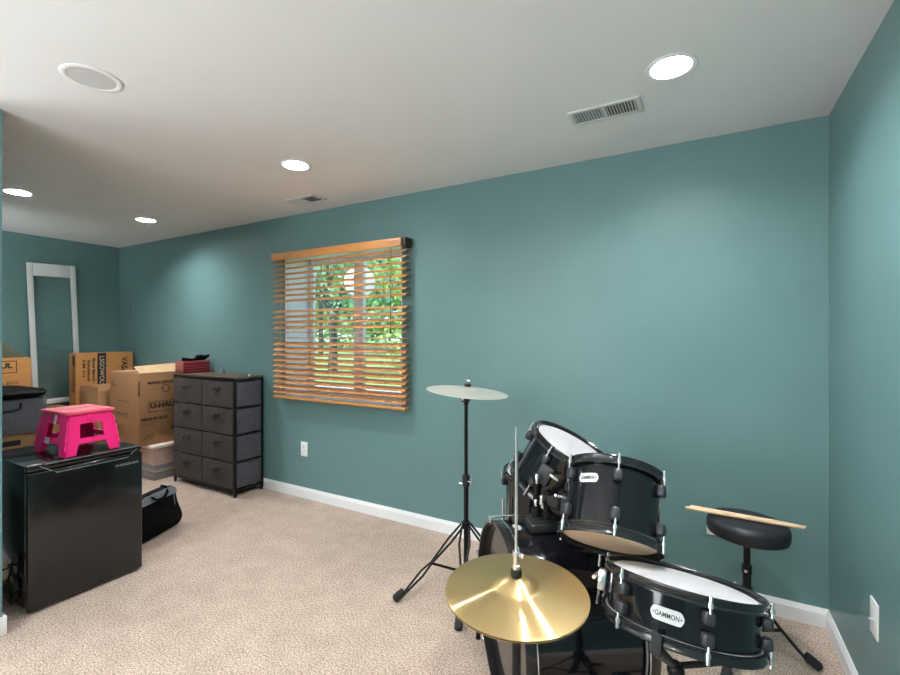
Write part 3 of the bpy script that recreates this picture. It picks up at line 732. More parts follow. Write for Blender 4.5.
# side fabric of the drawers seen through the frame is the drawer_box; panel at the right end
for r in range(4):
    MB().box((dx1-.0195, dy0+T_, rows[r]+.009), (dx1-.005, dy1-T_, rows[r+1]-.009), .004).build('side_panel', fabric_side, dr)
tag(origin(MB().cyl((-3.302, 2.445, dz+.0003), (-3.302, 2.445, dz+.016), .010, .008).build('bottle_cap', plate_white), (-3.302, 2.445, dz)), 'small white cap at the right end of the dresser top', 'cap')
mb = MB(); mb.lathe([(0, 0), (.028, 0), (.030, .012), (.010, .055), (.006, .065), (0, .066)], M4.Translation((-3.75, 2.50, dz+.0005)), 20)  # small plain cone in teal grey
tag(origin(mb.build('small_cone', mat('plain teal grey', (.14, .2, .21), .5)), (-3.75, 2.50, dz)), 'small grey cone beside the red case on the dresser', 'ornament')
# red ribbed case on the dresser
rc = thing('red_case', 'red ribbed case lying on the left end of the dresser top', 'case', (-4.08, 2.43, dz))
MB().box((-4.148, 2.314, dz+.0005), (-4.017, 2.560, dz+.106), .006, 3).build('body', red_case, rc)
MB().box((-4.144, 2.311, dz+.006), (-4.024, 2.3138, dz+.100), .001).build('end_patch', red_pale, rc)['label'] = 'brownish end patch'
for z in (.018, .042, .062, .090):
    MB().box((-4.0168, 2.322, dz+z), (-4.0135, 2.552, dz+z+.008), .0015).build('rib', red_light, rc)
gl = MB(); gz = dz+.1065
gl.tube([(-4.10, 2.345, gz+.018), (-4.085, 2.37, gz+.016), (-4.07, 2.41, gz+.012), (-4.06, 2.44, gz+.014), (-4.055, 2.46, gz+.028), (-4.05, 2.49, gz+.030), (-4.045, 2.52, gz+.028), (-4.04, 2.545, gz+.038), (-4.035, 2.56, gz+.052)], [.017, .014, .011, .012, .026, .027, .024, .013, .011], 12)
tag(origin(gl.build('crumpled_strap', black_cloth), (-4.07, 2.44, gz)), 'crumpled black strap bundle on the red case', 'strap')

# ------------------------------------------------------------------ black carry bag on the carpet
cb = thing('carry_bag', 'black carry bag with grey top trim standing on the carpet behind the fridge', 'bag', (-3.14, 1.69, 0))
Bd = V((-3.215, 1.835, 0))-V((-3.05, 1.44, 0)); Lb = Bd.length; Bd.normalize(); Bn = V((Bd.y, -Bd.x, 0))   # along, outward toward the room
lean = V((-.10, .03, 1)).normalized()
MBg = M4(((Bd.x, lean.x, Bn.x, -3.075), (Bd.y, lean.y, Bn.y, 1.465), (0, lean.z, 0, .002), (0, 0, 0, 1)))
def chaikin(P, it=2):
    for _ in range(it):
        Q = []
        for (a, b), (c, d_) in zip(P, P[1:]+P[:1]): Q += [(a*.75+c*.25, b*.75+d_*.25), (a*.25+c*.75, b*.25+d_*.75)]
        P = Q
    return P
out = [(.0, .012), (.02, .0), (.33, .0), (.375, .014), (.39, .045), (.375, .09), (.345, .15), (.325, .215), (.315, .255), (.295, .275), (.26, .282), (.05, .282), (.01, .27), (0, .24)]
def pillow(pts, M, th):
    mb = MB(); n = len(pts); cx = sum(p[0] for p in pts)/n; cy = sum(p[1] for p in pts)/n; R = []
    for s, z in ((.90, -th/2), (.98, -th*.36), (1, -.006), (1, .006), (.98, th*.36), (.90, th/2)):
        R.append([M @ V((cx+(x-cx)*s, cy+(y-cy)*s, z)) for x, y in pts])
    loft(R, mb); return mb
pillow(chaikin(out), MBg, .085).build('body', black_cloth, cb, smooth=60)
tp = [(.012, .232), (.322, .225), (.315, .255), (.295, .275), (.26, .283), (.05, .283), (.012, .27)]
mb = MB(); mb.prism(tp, MBg @ M4.Translation((0, 0, .0385)), .006); mb.build('top_trim', grey_trim, cb)
mb = MB(); mb.tube([MBg @ V((x, max(y, .004), .020)) for x, y in [q for q in chaikin(out)[3:46]]], .0055, 8); mb.build('piping', black_rubber, cb)
mb = MB(); mb.tube([MBg @ V(p) for p in ((.09, .285, .02), (.10, .262, .052), (.135, .236, .056), (.19, .236, .056), (.225, .262, .052), (.235, .292, .03), (.215, .302, .01))], .010, 8, flat=.45); mb.build('handle', black_cloth, cb)
mb = MB(); mb.tube([MBg @ V(p) for p in ((.285, .255, .046), (.290, .20, .047), (.300, .15, .046))], .0025, 6); mb.build('zip', grey_line, cb)
mb = MB(); mb.tube([MBg @ V(p) for p in ((.02, .29, .0), (-.03, .30, -.02), (-.05, .29, -.05), (-.045, .20, -.07), (-.03, .10, -.07), (-.02, .006, -.06))], .012, 8, flat=.3); mb.build('shoulder_strap', black_cloth, cb)

# ------------------------------------------------------------------ drum kit
CAM = V((0, 0, 1.3127))
def drum_matrix(bottom, n):
    b = V(bottom); return M4.Translation(b) @ frame(n, CAM-b)
def cylpt(R, phi, z, off=0):      # local point on the shell; phi 0 faces the camera side, + to the right
    return V(((R+off)*math.cos(phi), (R+off)*math.sin(phi), z))
def lug_bm(R, phi, z, hgt, wid=.026, dep=.024):
    M = rotz(phi) @ M4.Translation((R+dep/2-.001, 0, z)); mb = MB()
    mb.obox(M, (dep, wid, hgt), .008, 3); return mb
def badge(parent, R, phi, z, w, h, text):
    mb = MB(); P = rrect(w, h, h*.38, 5)
    bend = lambda o: (lambda x, y, zz: cylpt(R+o+zz, phi+x/R, z+y))
    # curved plate from strips
    n = 14; ys = lambda x: None
    top = []; 
    xs = [-w/2+w*i/n for i in range(n+1)]; r = h*.38
    def half(x):
        a = abs(x)-(w/2-r)
        return h/2 if a <= 0 else h/2-r+math.sqrt(max(0, r*r-a*a))
    for o, flip in ((.0012, False), (.0002, True)):
        U = [mb.bm.verts.new(cylpt(R+o, phi+x/R, z+max(half(x), .001))) for x in xs]; D_ = [mb.bm.verts.new(cylpt(R+o, phi+x/R, z-max(half(x), .001))) for x in xs]
        for i in range(n): mb.bm.faces.new([D_[i], D_[i+1], U[i+1], U[i]])
        if o > .001: U0, D0 = U, D_
    for i in range(n):
        mb.bm.faces.new([U0[i], U0[i+1], U[i+1], U[i]]); mb.bm.faces.new([D0[i], D0[i+1], D_[i+1], D_[i]])
    b = mb.build('badge', badge_grey, parent, local=True); b['label'] = 'silver badge with black lettering'
    t = MB(); t.text(text, None, h*.36, width=w*.72, bold=.015, bend=bend(.0013))
    for sx in (-1, 1):
        q = [t.bm.verts.new(bend(.0016)(sx*w*.455, 0, 0)), t.bm.verts.new(bend(.0016)(sx*w*.40, h*.09, 0)), t.bm.verts.new(bend(.0016)(sx*w*.40, -h*.09, 0))]; t.bm.faces.new(q)
    t.build('lettering', ink_black, b, local=True, smooth=0)
def tom(name, label, bottom, n, Rh, L, lug_phis, bottom_head=head_tan, badge_phi=None, hoop=.028, top_head=head_white, badge_size=(.056, .024), badge_z=.68, lugh=.036, group='drums of the kit', low=True, gap=.012):
    Mx = drum_matrix(bottom, n); t = thing(name, label, 'drum', M=Mx, group=group)
    Rs = Rh-.013
    MB().lathe([(Rs, .014), (Rs, L-.014), (Rs-.006, L-.010), (Rs-.008, L-.014), (Rs-.008, .014), (Rs-.006, .010)], None, 72, close=True).build('shell', black_shell, t, local=True)
    MB().lathe([(0, L-.0105), (Rs-.012, L-.0105), (Rs+.001, L-.0135), (Rs+.004, L-.022), (Rs+.0012, L-.022), (Rs+.0006, L-.015), (Rs-.012, L-.0118), (0, L-.0118)], None, 72).build('batter_head', top_head, t, local=True)
    MB().lathe([(0, .0105), (Rs-.012, .0105), (Rs+.001, .0135), (Rs+.004, .022), (Rs+.0012, .022), (Rs+.0006, .015), (Rs-.012, .0118), (0, .0118)], None, 72).build('resonant_head', bottom_head, t, local=True)
    prof = [(Rh-.0035, 0), (Rh-.0005, -.001), (Rh, -.004), (Rh-.002, -.008), (Rh-.002, -hoop+.006), (Rh+.0015, -hoop+.003), (Rh+.0015, -hoop), (Rh-.007, -hoop), (Rh-.007, -.003)]
    MB().lathe([(r, L+z) for r, z in prof], None, 80, close=True).build('hoop', black_hoop, t, local=True)
    MB().lathe([(r, -z) for r, z in prof][::-1], None, 80, close=True).build('hoop', black_hoop, t, local=True)
    for ph in lug_phis:
        for topside in ((1, 0) if low else (1,)):
            zc = L-hoop-gap-lugh/2 if topside else hoop+gap+lugh/2
            lg = lug_bm(Rs, ph, zc, lugh).build('lug', lug_grey, t, local=True)
            r = MB(); za, zb_ = (zc+lugh/2-.004, L-.002) if topside else (.002, zc-lugh/2+.004)
            rr = Rh+.006
            r.cyl(cylpt(rr, ph, za), cylpt(rr, ph, zb_), .0032, n=10)
            zz = L-hoop+.001 if topside else hoop-.001; s = 1 if topside else -1
            r.cyl(cylpt(rr, ph, zz+s*.001), cylpt(rr, ph, zz+s*.010), .006, n=8); zt_ = L+.002 if topside else -.002
            r.cyl(cylpt(rr, ph, zz), cylpt(rr, ph, zt_), .0042, n=8)
            r.build('tension_rod', chrome, lg, local=True)['label'] = 'chrome tension rod'
    if badge_phi is not None: badge(t, Rs, badge_phi, L*badge_z, *badge_size, 'GAMMON')
    return t
deg = math.radians
# bass drum
AX = V((math.cos(.68), math.sin(.68), 0)); BF = V((-.632, 1.460, .335)); RB = .305; LB = .424; HZ = .036
RBs = .287
MBs = M4.Translation(BF) @ M4((( 0, -AX.y, AX.x, 0), (0, AX.x, AX.y, 0), (1, 0, 0, 0), (0, 0, 0, 1)))   # local x up, y away from camera, z along the drum
bass = thing('bass_drum', 'large black bass drum lying on its side on the carpet', 'drum', M=MBs, group='drums of the kit')
MB().lathe([(RBs, .02), (RBs, LB-.02), (RBs-.008, LB-.02), (RBs-.008, .02)], None, 128, close=True).build('shell', black_shell, bass, local=True)
bass_head = mat('glossy black bass head', (.010, .009, .009), .12, coat=.3, spec=.7)
MB().lathe([(0, .026), (RBs-.006, .026), (RBs+.003, .034), (RBs+.003, .040), (RBs-.006, .030), (0, .029)], None, 96).build('front_head', bass_head, bass, local=True)
MB().lathe([(0, LB-.026), (RBs-.006, LB-.026), (RBs+.003, LB-.034), (RBs+.003, LB-.040), (RBs-.006, LB-.030), (0, LB-.029)], None, 96).build('batter_head', head_white, bass, local=True)
for z0, z1 in ((0, HZ), (LB-HZ, LB)):
    h = MB().lathe([(RB-.009, z0), (RB-.001, z0), (RB, z0+.002), (RB, z1-.002), (RB-.001, z1), (RB-.009, z1)], None, 128, close=True).build('hoop', black_hoop, bass, local=True)
    zz = z1 if z0 == 0 else z0
    MB().lathe([(RB-.0005, zz-.0018), (RB+.0012, zz-.0018), (RB+.0012, zz+.0018), (RB-.0005, zz+.0018)], None, 128, close=True).build('hoop_edge', chrome, h, local=True)['label'] = 'bright metal edge line'
def bcyl(phi, z, off=0): return V(((RBs+off)*math.cos(phi), (RBs+off)*math.sin(phi), z))     # phi 0 = top, negative = camera side
for k in range(6):
    ph = deg(-43+60*k)
    for front in (1, 0):
        zc = HZ+.075 if front else LB-HZ-.075
        lg = MB().obox(rotz(ph) @ M4.Translation((RBs+.013, 0, zc)), (.028, .030, .060), .010, 3).build('lug', lug_grey, bass, local=True)
        r = MB(); za, zb_ = (zc-.02, -.004) if front else (zc+.02, LB+.004)
        r.cyl(bcyl(ph, za, .030), bcyl(ph, zb_, .030), .0035, n=10)
        zc2 = 0 if front else LB; s = 1 if front else -1
        r.obox(rotz(ph) @ M4.Translation((RB+.010, 0, zc2+s*.014)), (.006, .020, .036), .002)
        r.obox(rotz(ph) @ M4.Translation((RB+.002, 0, zc2-s*.003)), (.024, .020, .005), .002)
        r.cyl(bcyl(ph, zc2-s*.004, .030), bcyl(ph, zc2-s*.009, .030), .005, n=6)
        r.build('claw_hook', chrome, lg, local=True)['label'] = 'chrome claw hook and tension rod'
# badge on top near the front hoop
def bass_badge():
    R = RBs; phi0, z0 = deg(6), HZ+.045; w_, h_ = .062, .028     # w along the drum circumference
    mb = MB(); n = 14; xs = [-w_/2+w_*i/n for i in range(n+1)]
    hf = lambda x: h_/2*math.sqrt(max(.02, 1-(2*x/w_)**2))
    Us = [];
    for o in (.0014, .0002):
        U = [mb.bm.verts.new(bcyl(phi0+x/R, z0+hf(x), o)) for x in xs]; D_ = [mb.bm.verts.new(bcyl(phi0+x/R, z0-hf(x), o)) for x in xs]; Us.append((U, D_))
        for i in range(n): mb.bm.faces.new([D_[i], D_[i+1], U[i+1], U[i]])
    for i in range(n):
        for a in (0, 1): mb.bm.faces.new([Us[0][a][i], Us[0][a][i+1], Us[1][a][i+1], Us[1][a][i]])
    mb.build('badge', badge_grey, bass, local=True)['label'] = 'oval silver badge'
bass_badge()
# spurs
for sgn in (-1, 1):
    a = MBs @ bcyl(sgn*deg(112), HZ+.11, .004); side = (MBs.to_3x3() @ V((0, sgn, 0))).normalized()
    foot = V((a.x, a.y, 0))+side*.10-AX*.13; foot.z = .004
    mb = MB(); mb.obox(MBs @ (rotz(sgn*deg(112)) @ M4.Translation((RBs+.010, 0, HZ+.11))), (.020, .036, .050), .006)
    mb.tube([a+side*.012, foot+V((0, 0, .012))], .0065, 10); mb.cyl(foot+V((0, 0, -.003)), foot+V((0, 0, .02)), .012, .009)
    mb.build('spur', black_metal, bass)
# tom holder on the shell
tm = MB(); TB = V((-.505, 1.560, .6245))
fx = frame((0, 0, 1), AX)
tm.obox(M4.Translation(TB+V((0, 0, .014))) @ fx, (.105, .085, .034), .008, 3); tm.obox(M4.Translation(TB+V((0, 0, .034))) @ fx, (.088, .070, .012), .004)
tm_o = tm.build('tom_holder', black_plastic, bass)
def arm(owner, p0, p1, ball_, p2, knob_dir):
    mb = MB(); mb.tube([p0, p1], .0115, 12); mb.cyl(V(p0)+V((0, 0, .0)), V(p0)+V((0, 0, .03)), .017, n=14)
    mb.ball(ball_, .021); mb.tube([ball_, p2], .0095, 12)
    mb.tube([p1, V(p1)*.5+V(ball_)*.5, ball_], .013, 12)
    o = mb.build('tom_arm', black_metal, owner)
    k = MB(); c = V(ball_); d_ = V(knob_dir).normalized()
    k.cyl(c+d_*.015, c+d_*.034, .006, n=10); k.obox(M4.Translation(c+d_*.038) @ frame(d_, (0, 0, 1)), (.034, .010, .008), .003)
    k.cyl(V(p0)+V((0, 0, .05))+d_*.010, V(p0)+V((0, 0, .05))+d_*.028, .0045, n=10); k.obox(M4.Translation(V(p0)+V((0, 0, .05))+d_*.030) @ frame(d_, (0, 0, 1)), (.024, .009, .007), .003)
    k.build('wing_nut', chrome, o)['label'] = 'chrome wing nut'
tomA = tom('rack_tom', 'right-hand black rack tom tipped away to show its cream underside', (-.243, 1.369, .699), (-.03, .569, .822), .1485, .224, [deg(5+60*k) for k in range(6)], badge_phi=deg(-30), badge_size=(.062, .027))
tomB = tom('rack_tom', 'left-hand black rack tom steeply tilted with its white head in view', (-.528, 1.725, .704), (.480, .045, .876), .172, .212, [deg(38+60*k) for k in range(6)])
# mounting brackets of the toms
def bracket(t, world_pt, sz=(.05, .06, .075)):
    M = wm(t); l = M.inverted() @ V(world_pt); phi = math.atan2(l.y, l.x); R = math.hypot(l.x, l.y)
    Rs = (.1485 if t is tomA else .172)-.013
    mb = MB(); mb.obox(rotz(phi) @ M4.Translation((Rs+.012, 0, l.z)), (.026, .055, .070), .006, 3)
    if R > Rs+.02: mb.cyl(cylpt(Rs+.02, phi, l.z), cylpt(R, phi, l.z), .014, n=14)
    mb.build('bracket', black_plastic, t, local=True)
    c = MB(); c.cyl(cylpt(Rs+.012, phi+.16, l.z+.02), cylpt(Rs+.034, phi+.22, l.z+.02), .006, n=8); c.obox(rotz(phi+.2) @ M4.Translation((Rs+.038, 0, l.z+.02)), (.008, .034, .010), .003)
    c.build('wing_screw', chrome, t, local=True)['label'] = 'chrome wing screw'
bracket(tomA, (-.372, 1.462, .757)); bracket(tomB, (-.490, 1.590, .815))
arm(tomB, (-.525, 1.560, .666), (-.525, 1.562, .775), (-.522, 1.564, .800), (-.4875, 1.585, .820), (.3, -1, .2))
arm(tomA, (-.485, 1.555, .666), (-.485, 1.555, .715), (-.483, 1.548, .738), (-.385, 1.472, .755), (-.2, -1, .1))
MB().obox(M4.Translation((-.440, 1.512, .7455)) @ frame((.98, -.76, .17), (0, 0, 1)), (.034, .034, .06), .006).build('clamp', black_plastic, tomA)
# floor tom
ft_ = tom('floor_tom', 'black floor tom on chrome legs behind the tilted rack tom', (-.658, 2.10, .285), (0, 0, 1), .203, .386, [deg(-80+60*k) for k in range(6)], badge_phi=None)
for k, ph in enumerate((-62, 58, 178)):
    p = deg(ph); R = .203-.013+.030; M = wm(ft_)
    lg = MB(); lg.tube([M @ cylpt(R, p, .27), M @ cylpt(R, p, -.16), M @ cylpt(R+.02, p, -.20), M @ cylpt(R+.05, p, -.255)], .0055, 10); l_o = lg.build('leg', chrome, ft_); l_o['label'] = 'chrome leg'
    e_ = M @ cylpt(R+.055, p, -.272); MB().cyl(V((e_.x, e_.y, .0008)), V((e_.x, e_.y, .035)), .013, .010).build('rubber_foot', black_rubber, l_o)
    MB().obox(rotz(p) @ M4.Translation((.203-.013+.018, 0, .14)), (.036, .034, .050), .006).build('leg_bracket', lug_grey, ft_, local=True)
# snare
SN_n = V((.051, .296, .954)).normalized(); SN_top = V((-.049, 1.271, .7074)); SL = .1255
SN_b = SN_top-SN_n*SL
sn = tom('snare_drum', 'shallow black snare drum tilted in front, left of the drum stool', SN_b, SN_n, .180, SL, [deg(-42+60*k) for k in range(6)], badge_phi=deg(-8), hoop=.022, badge_size=(.068, .029), badge_z=.50, lugh=.028, gap=.006, bottom_head=mat('hazy snare side head', (.5, .48, .46), .3))
mb = MB(); ph = deg(-88)
mb.obox(rotz(ph) @ M4.Translation((.180+.004, 0, SL*.52)), (.022, .030, .050), .004); mb.tube([cylpt(.198, ph-.06, SL*.6), cylpt(.206, ph+.16, SL*.56)], .005, 8); mb.cyl(cylpt(.196, ph, SL*.75), cylpt(.196, ph, SL*.98), .004, n=8); mb.tube([cylpt(.190, ph, SL*.3), cylpt(.192, ph, .004)], .004, 8)
mb.build('strainer', chrome, sn, local=True)['label'] = 'chrome snare strainer'
# snare stand: basket arms, post, tripod
ss = thing('snare_stand', 'black folding snare stand carrying the shallow snare drum', 'drum stand', (-.05, 1.215, 0))
cen = SN_b-SN_n*.075
MSn = wm(sn)
for ph in (-12, 108, 228):
    p = deg(ph); a = MSn @ cylpt(.187, p, -.010); b_ = MSn @ cylpt(.06, p, -.055); top_ = MSn @ cylpt(.189, p, .022)
    mb = MB(); mb.tube([cen, b_, a], .0055, 8, flat=1.6); ar = mb.build('basket_arm', black_metal, ss)
    g_ = MB(); g_.obox(M4.Translation((a+top_)/2) @ frame(SN_n, V(a)-V(cen)), (.008, .022, .044), .003); g_.build('gripper', black_rubber, ar)
base = V((cen.x, cen.y-.01, 0))
mb = MB(); mb.tube([cen+V((0, 0, .01)), cen-V((0, .006, .05)), base+V((0, 0, .26))], .011, 12); mb.tube([base+V((0, 0, .27)), base+V((0, 0, .06))], .014, 12); mb.ball(cen-V((0, 0, .01)), .02)
mb.cyl(base+V((0, 0, .24)), base+V((0, 0, .28)), .02)
mb.build('post', black_metal, ss)
def tripod(root, base, hub, rad, angs, low=.05, m=black_metal, foot_r=.013, spread=.012, br=None):
    for a in angs:
        R_ = rad
        if isinstance(a, tuple): a, R_ = a
        d = V((math.cos(a), math.sin(a), 0)); s = V((-d.y, d.x, 0))*spread
        f = base+d*R_; mb = MB()
        for sg in (-1, 1):
            J = base+d*(R_*.52)+V((0, 0, hub*.50)); F_ = f+V((0, 0, .03))-d*.02; T0 = base+V((0, 0, hub))+d*.02
            mb.tube([T0+s*sg*.7, T0*.6+J*.4+s*sg, J+s*sg*.25, J*.65+F_*.35+s*sg, F_+s*sg*.25], .0056, 8)
        l = mb.build('leg', m, root)
        b_ = MB(); b_.tube([base+V((0, 0, low)), base+d*(R_*.53)+V((0, 0, hub*.49))], .0048, 8, flat=1.5); b_.build('brace', m, l)
        ft2 = MB(); M = M4.Translation(f+V((0, 0, .024))) @ frame(d*.75+V((0, 0, -.55)), V((0, 0, 1))); ft2.obox(M, (.034, .034, .062), .010, 3); zmin = min(v.co.z for v in ft2.bm.verts)
        for v in ft2.bm.verts: v.co.z -= zmin-.0008
        ft2.build('rubber_foot', black_rubber, l)
    mb = MB(); mb.cyl(base+V((0, 0, hub-.016)), base+V((0, 0, hub+.016)), .022, n=18); mb.cyl(base+V((0, 0, low-.012)), base+V((0, 0, low+.012)), .018, n=18)
    mb.build('collar', m, root)
tripod(ss, base, .24, .19, [deg(-100), deg(0), deg(110)], .07)

# hi-hat
HC = V((-.411, 1.067, .671)); HN = V((.026, -.032, .999)).normalized(); RH = .178
def cymbal(name, label, c, n, R, m, bell_r=.055, bell_h=.022, bow=.020, flip=False, bump=False):
    prof = []
    for i in range(15):
        u = i/14; r = R*(1-u)+bell_r*u
        prof.append((r, bow*(u**.85)))
    for i in range(1, 9):
        u = i/8; r = bell_r*(1-u*.88); prof.append((max(r, .006), bow+bell_h*math.sin(u*PI/2)**.95))
    sgn = -1 if flip else 1
    inner = [(r, z-.0012) for r, z in prof[::-1]]
    P = [(r, sgn*z) for r, z in prof+inner]
    Mx = M4.Translation(c) @ frame(n, CAM-V(c))
    o = MB().lathe(P, None, 160, close=True).build(name, m, None, local=True, smooth=50)
    o.matrix_basis = Mx
    return tag(o, label, 'cymbal', 'cymbals of the kit')
cymbal('hi_hat_cymbal', 'shiny gold upper hi-hat cymbal in the foreground', HC, HN, RH, brass, bell_r=.058, bell_h=.020, bow=.016)
cymbal('hi_hat_cymbal', 'lower hi-hat cymbal facing down beneath the gold one', HC-HN*.006, HN, RH-.001, brass, bell_r=.058, bell_h=.020, bow=.016, flip=True)
hb_ = V((-.411, 1.067, 0))
hh = thing('hi_hat_stand', 'hi-hat stand with tall chrome rod through the gold cymbals', 'cymbal stand', hb_)
MB().tube([hb_+V((0, 0, .10)), hb_+V((0, 0, .612))], .0115, 16).build('tube', black_metal, hh)
mb = MB(); mb.tube([hb_+V((0, 0, .59)), hb_+V((0, 0, 1.084))], .0040, 10); r_o = mb.build('pull_rod', chrome, hh); r_o['label'] = 'tall chrome rod'
cz = .671+.037
mb = MB(); mb.lathe([(.0042, cz+.0), (.0135, cz+.0), (.014, cz+.006), (.0135, cz+.017), (.0042, cz+.018)], M4.Translation(hb_), 20, close=True); mb.build('felt', black_rubber, hh)
mb = MB(); mb.lathe([(.0042, cz+.019), (.0105, cz+.019), (.0105, cz+.028), (.0085, cz+.029), (.0085, cz+.052), (.0095, cz+.053), (.0095, cz+.062), (.0042, cz+.063)], M4.Translation(hb_), 20, close=True)
mb.obox(M4.Translation(hb_+V((.014, -.004, cz+.056))) @ rotz(deg(-20)), (.020, .007, .012), .003); mb.build('clutch', chrome, hh)['label'] = 'chrome clutch with wing bolt'
mb = MB(); mb.lathe([(.006, .606), (.026, .606), (.028, .612), (.012, .620), (.006, .620)], M4.Translation(hb_), 24, close=True); mb.build('cup', black_plastic, hh)
tripod(hh, hb_, .30, .24, [deg(-170), deg(-70), deg(45)], .09)
mb = MB(); mb.obox(M4.Translation(hb_+V((.15, .012, .03))) @ rotz(deg(5)) @ M4.Rotation(deg(-6), 4, 'Y'), (.22, .08, .012), .003); mb.tube([hb_+V((.02, .02, .05)), hb_+V((0, 0, .12))], .004, 8); mb.build('pedal', black_metal, hh)

# crash cymbal and its stand
cb_ = V((-1.059, 2.043, 0)); CC = V((-1.054, 2.045, 1.024)); CN = V((.091, .019, .996)).normalized()
cymbal('crash_cymbal', 'pale crash cymbal on the tall stand by the back wall', CC, CN, .209, brass_pale, bell_r=.045, bell_h=.012, bow=.014)
cs = thing('cymbal_stand', 'tall straight black cymbal stand left of the drum kit', 'cymbal stand', cb_)
mb = MB(); mb.tube([cb_+V((0, 0, .07)), cb_+V((0, 0, .585))], .0125, 16); mb.tube([cb_+V((0, 0, .58)), cb_+V((0, 0, .972))], .0095, 14); mb.build('pole', black_metal, cs)
mb = MB(); mb.cyl(cb_+V((0, 0, .545)), cb_+V((0, 0, .60)), .019, n=18); j = mb.build('height_joint', black_plastic, cs)
mb = MB(); mb.tube([cb_+V((.016, -.01, .572)), cb_+V((.036, -.014, .572))], .004, 8); mb.obox(M4.Translation(cb_+V((.038, -.014, .572))), (.006, .010, .032), .002); mb.build('wing_screw', chrome, j)['label'] = 'chrome wing screw'
MB().tube([cb_+V((-.016, -.008, .555)), cb_+V((-.034, -.010, .555))], .004, 8).build('bolt', chrome, j)
mb = MB(); mb.cyl(cb_+V((-.020, 0, .988)), cb_+V((.014, 0, .988)), .019, n=20); mb.tube([cb_+V((0, 0, .96)), cb_+V((0, 0, .985))], .013, 12); mb.tube([cb_+V((.006, 0, .99)), cb_+V((.007, .001, 1.030))], .009, 12); j2 = mb.build('tilter', black_metal, cs)
MB().cyl(cb_+V((-.007, -.020, .988)), cb_+V((-.007, -.026, .988)), .007, n=12).build('screw_head', chrome, j2)
t0 = CC+CN*.0275
MB().lathe([(.0035, 0), (.017, 0), (.018, .006), (.016, .014), (.0035, .015)], M4.Translation(t0) @ frame(CN), 20, close=True).build('felt', black_rubber, cs)
mb = MB(); mb.tube([CC-CN*.02, CC+CN*.082], .0030, 8); mb.obox(M4.Translation(CC+CN*.058) @ frame(CN), (.026, .006, .008), .002); mb.build('top_bolt', chrome, cs)['label'] = 'chrome wing nut and bolt'
f1 = V((-1.312, 1.812, 0))-cb_; f2 = V((-.954, 1.770, 0))-cb_
tripod(cs, cb_, .345, .33, [(math.atan2(f1.y, f1.x), f1.length), (math.atan2(f2.y, f2.x), f2.length), (deg(20), .30)], .10, spread=.026)

# drum stool and sticks
tb_ = V((.153, 2.205, 0)); ST = V((.155, 2.200, .566)); SNn = V((.028, .03, 1)).normalized()
th_ = thing('drum_throne', 'round black padded drum stool in the right corner', 'stool', tb_)
RT = .146; MT = M4.Translation(ST-SNn*.074) @ frame(SNn)
MB().lathe([(0, 0), (RT-.02, 0), (RT-.006, .006), (RT-.001, .018), (RT, .045), (RT-.004, .058), (RT-.016, .068), (RT-.04, .0725), (0, .074)], MT, 72).build('seat', vinyl_black, th_)
mb = MB(); mb.tube([tb_+V((0, 0, .10)), tb_+V((0, 0, .36))], .0155, 16); mb.tube([tb_+V((0, 0, .34)), ST-SNn*.080], .0125, 16); mb.cyl(tb_+V((0, 0, .340)), tb_+V((0, 0, .372)), .0185); mb.cyl(ST-SNn*.10, ST-SNn*.0745, .03, .045)
mb.build('post', black_metal, th_)
mb = MB(); mb.cyl(tb_+V((-.005, -.018, .356)), tb_+V((-.006, -.028, .356)), .006, n=10); mb.build('bolt', chrome, th_)
ff = V((.373, 2.243, 0))-tb_
tripod(th_, tb_, .265, .235, [(math.atan2(ff.y, ff.x), ff.length), math.atan2(ff.y, ff.x)+deg(120), math.atan2(ff.y, ff.x)+deg(240)], .105, spread=.010)
def stick(label, a, b):
    a, b = V(a), V(b); Ls = (b-a).length
    prof = [(0, 0), (.0050, .001), (.0068, .006), (.0072, .02), (.0072, Ls*.74), (.0050, Ls*.93), (.0032, Ls*.968), (.0040, Ls*.978), (.0046, Ls*.988), (.0032, Ls*.998), (0, Ls)]
    o = MB().lathe(prof, M4.Translation(a) @ frame(b-a), 20).build('drumstick', hickory)
    tag(origin(o, a), label, 'drumstick', 'drumsticks on the stool')
zs = ST.z+.0085
stick('nearer of the two pale wooden drumsticks on the stool seat', (-.070, 2.160, zs+.006), (.336, 2.176, zs-.004))
stick('farther of the two pale wooden drumsticks on the stool seat', (-.052, 2.182, zs+.006), (.345, 2.192, zs-.004))

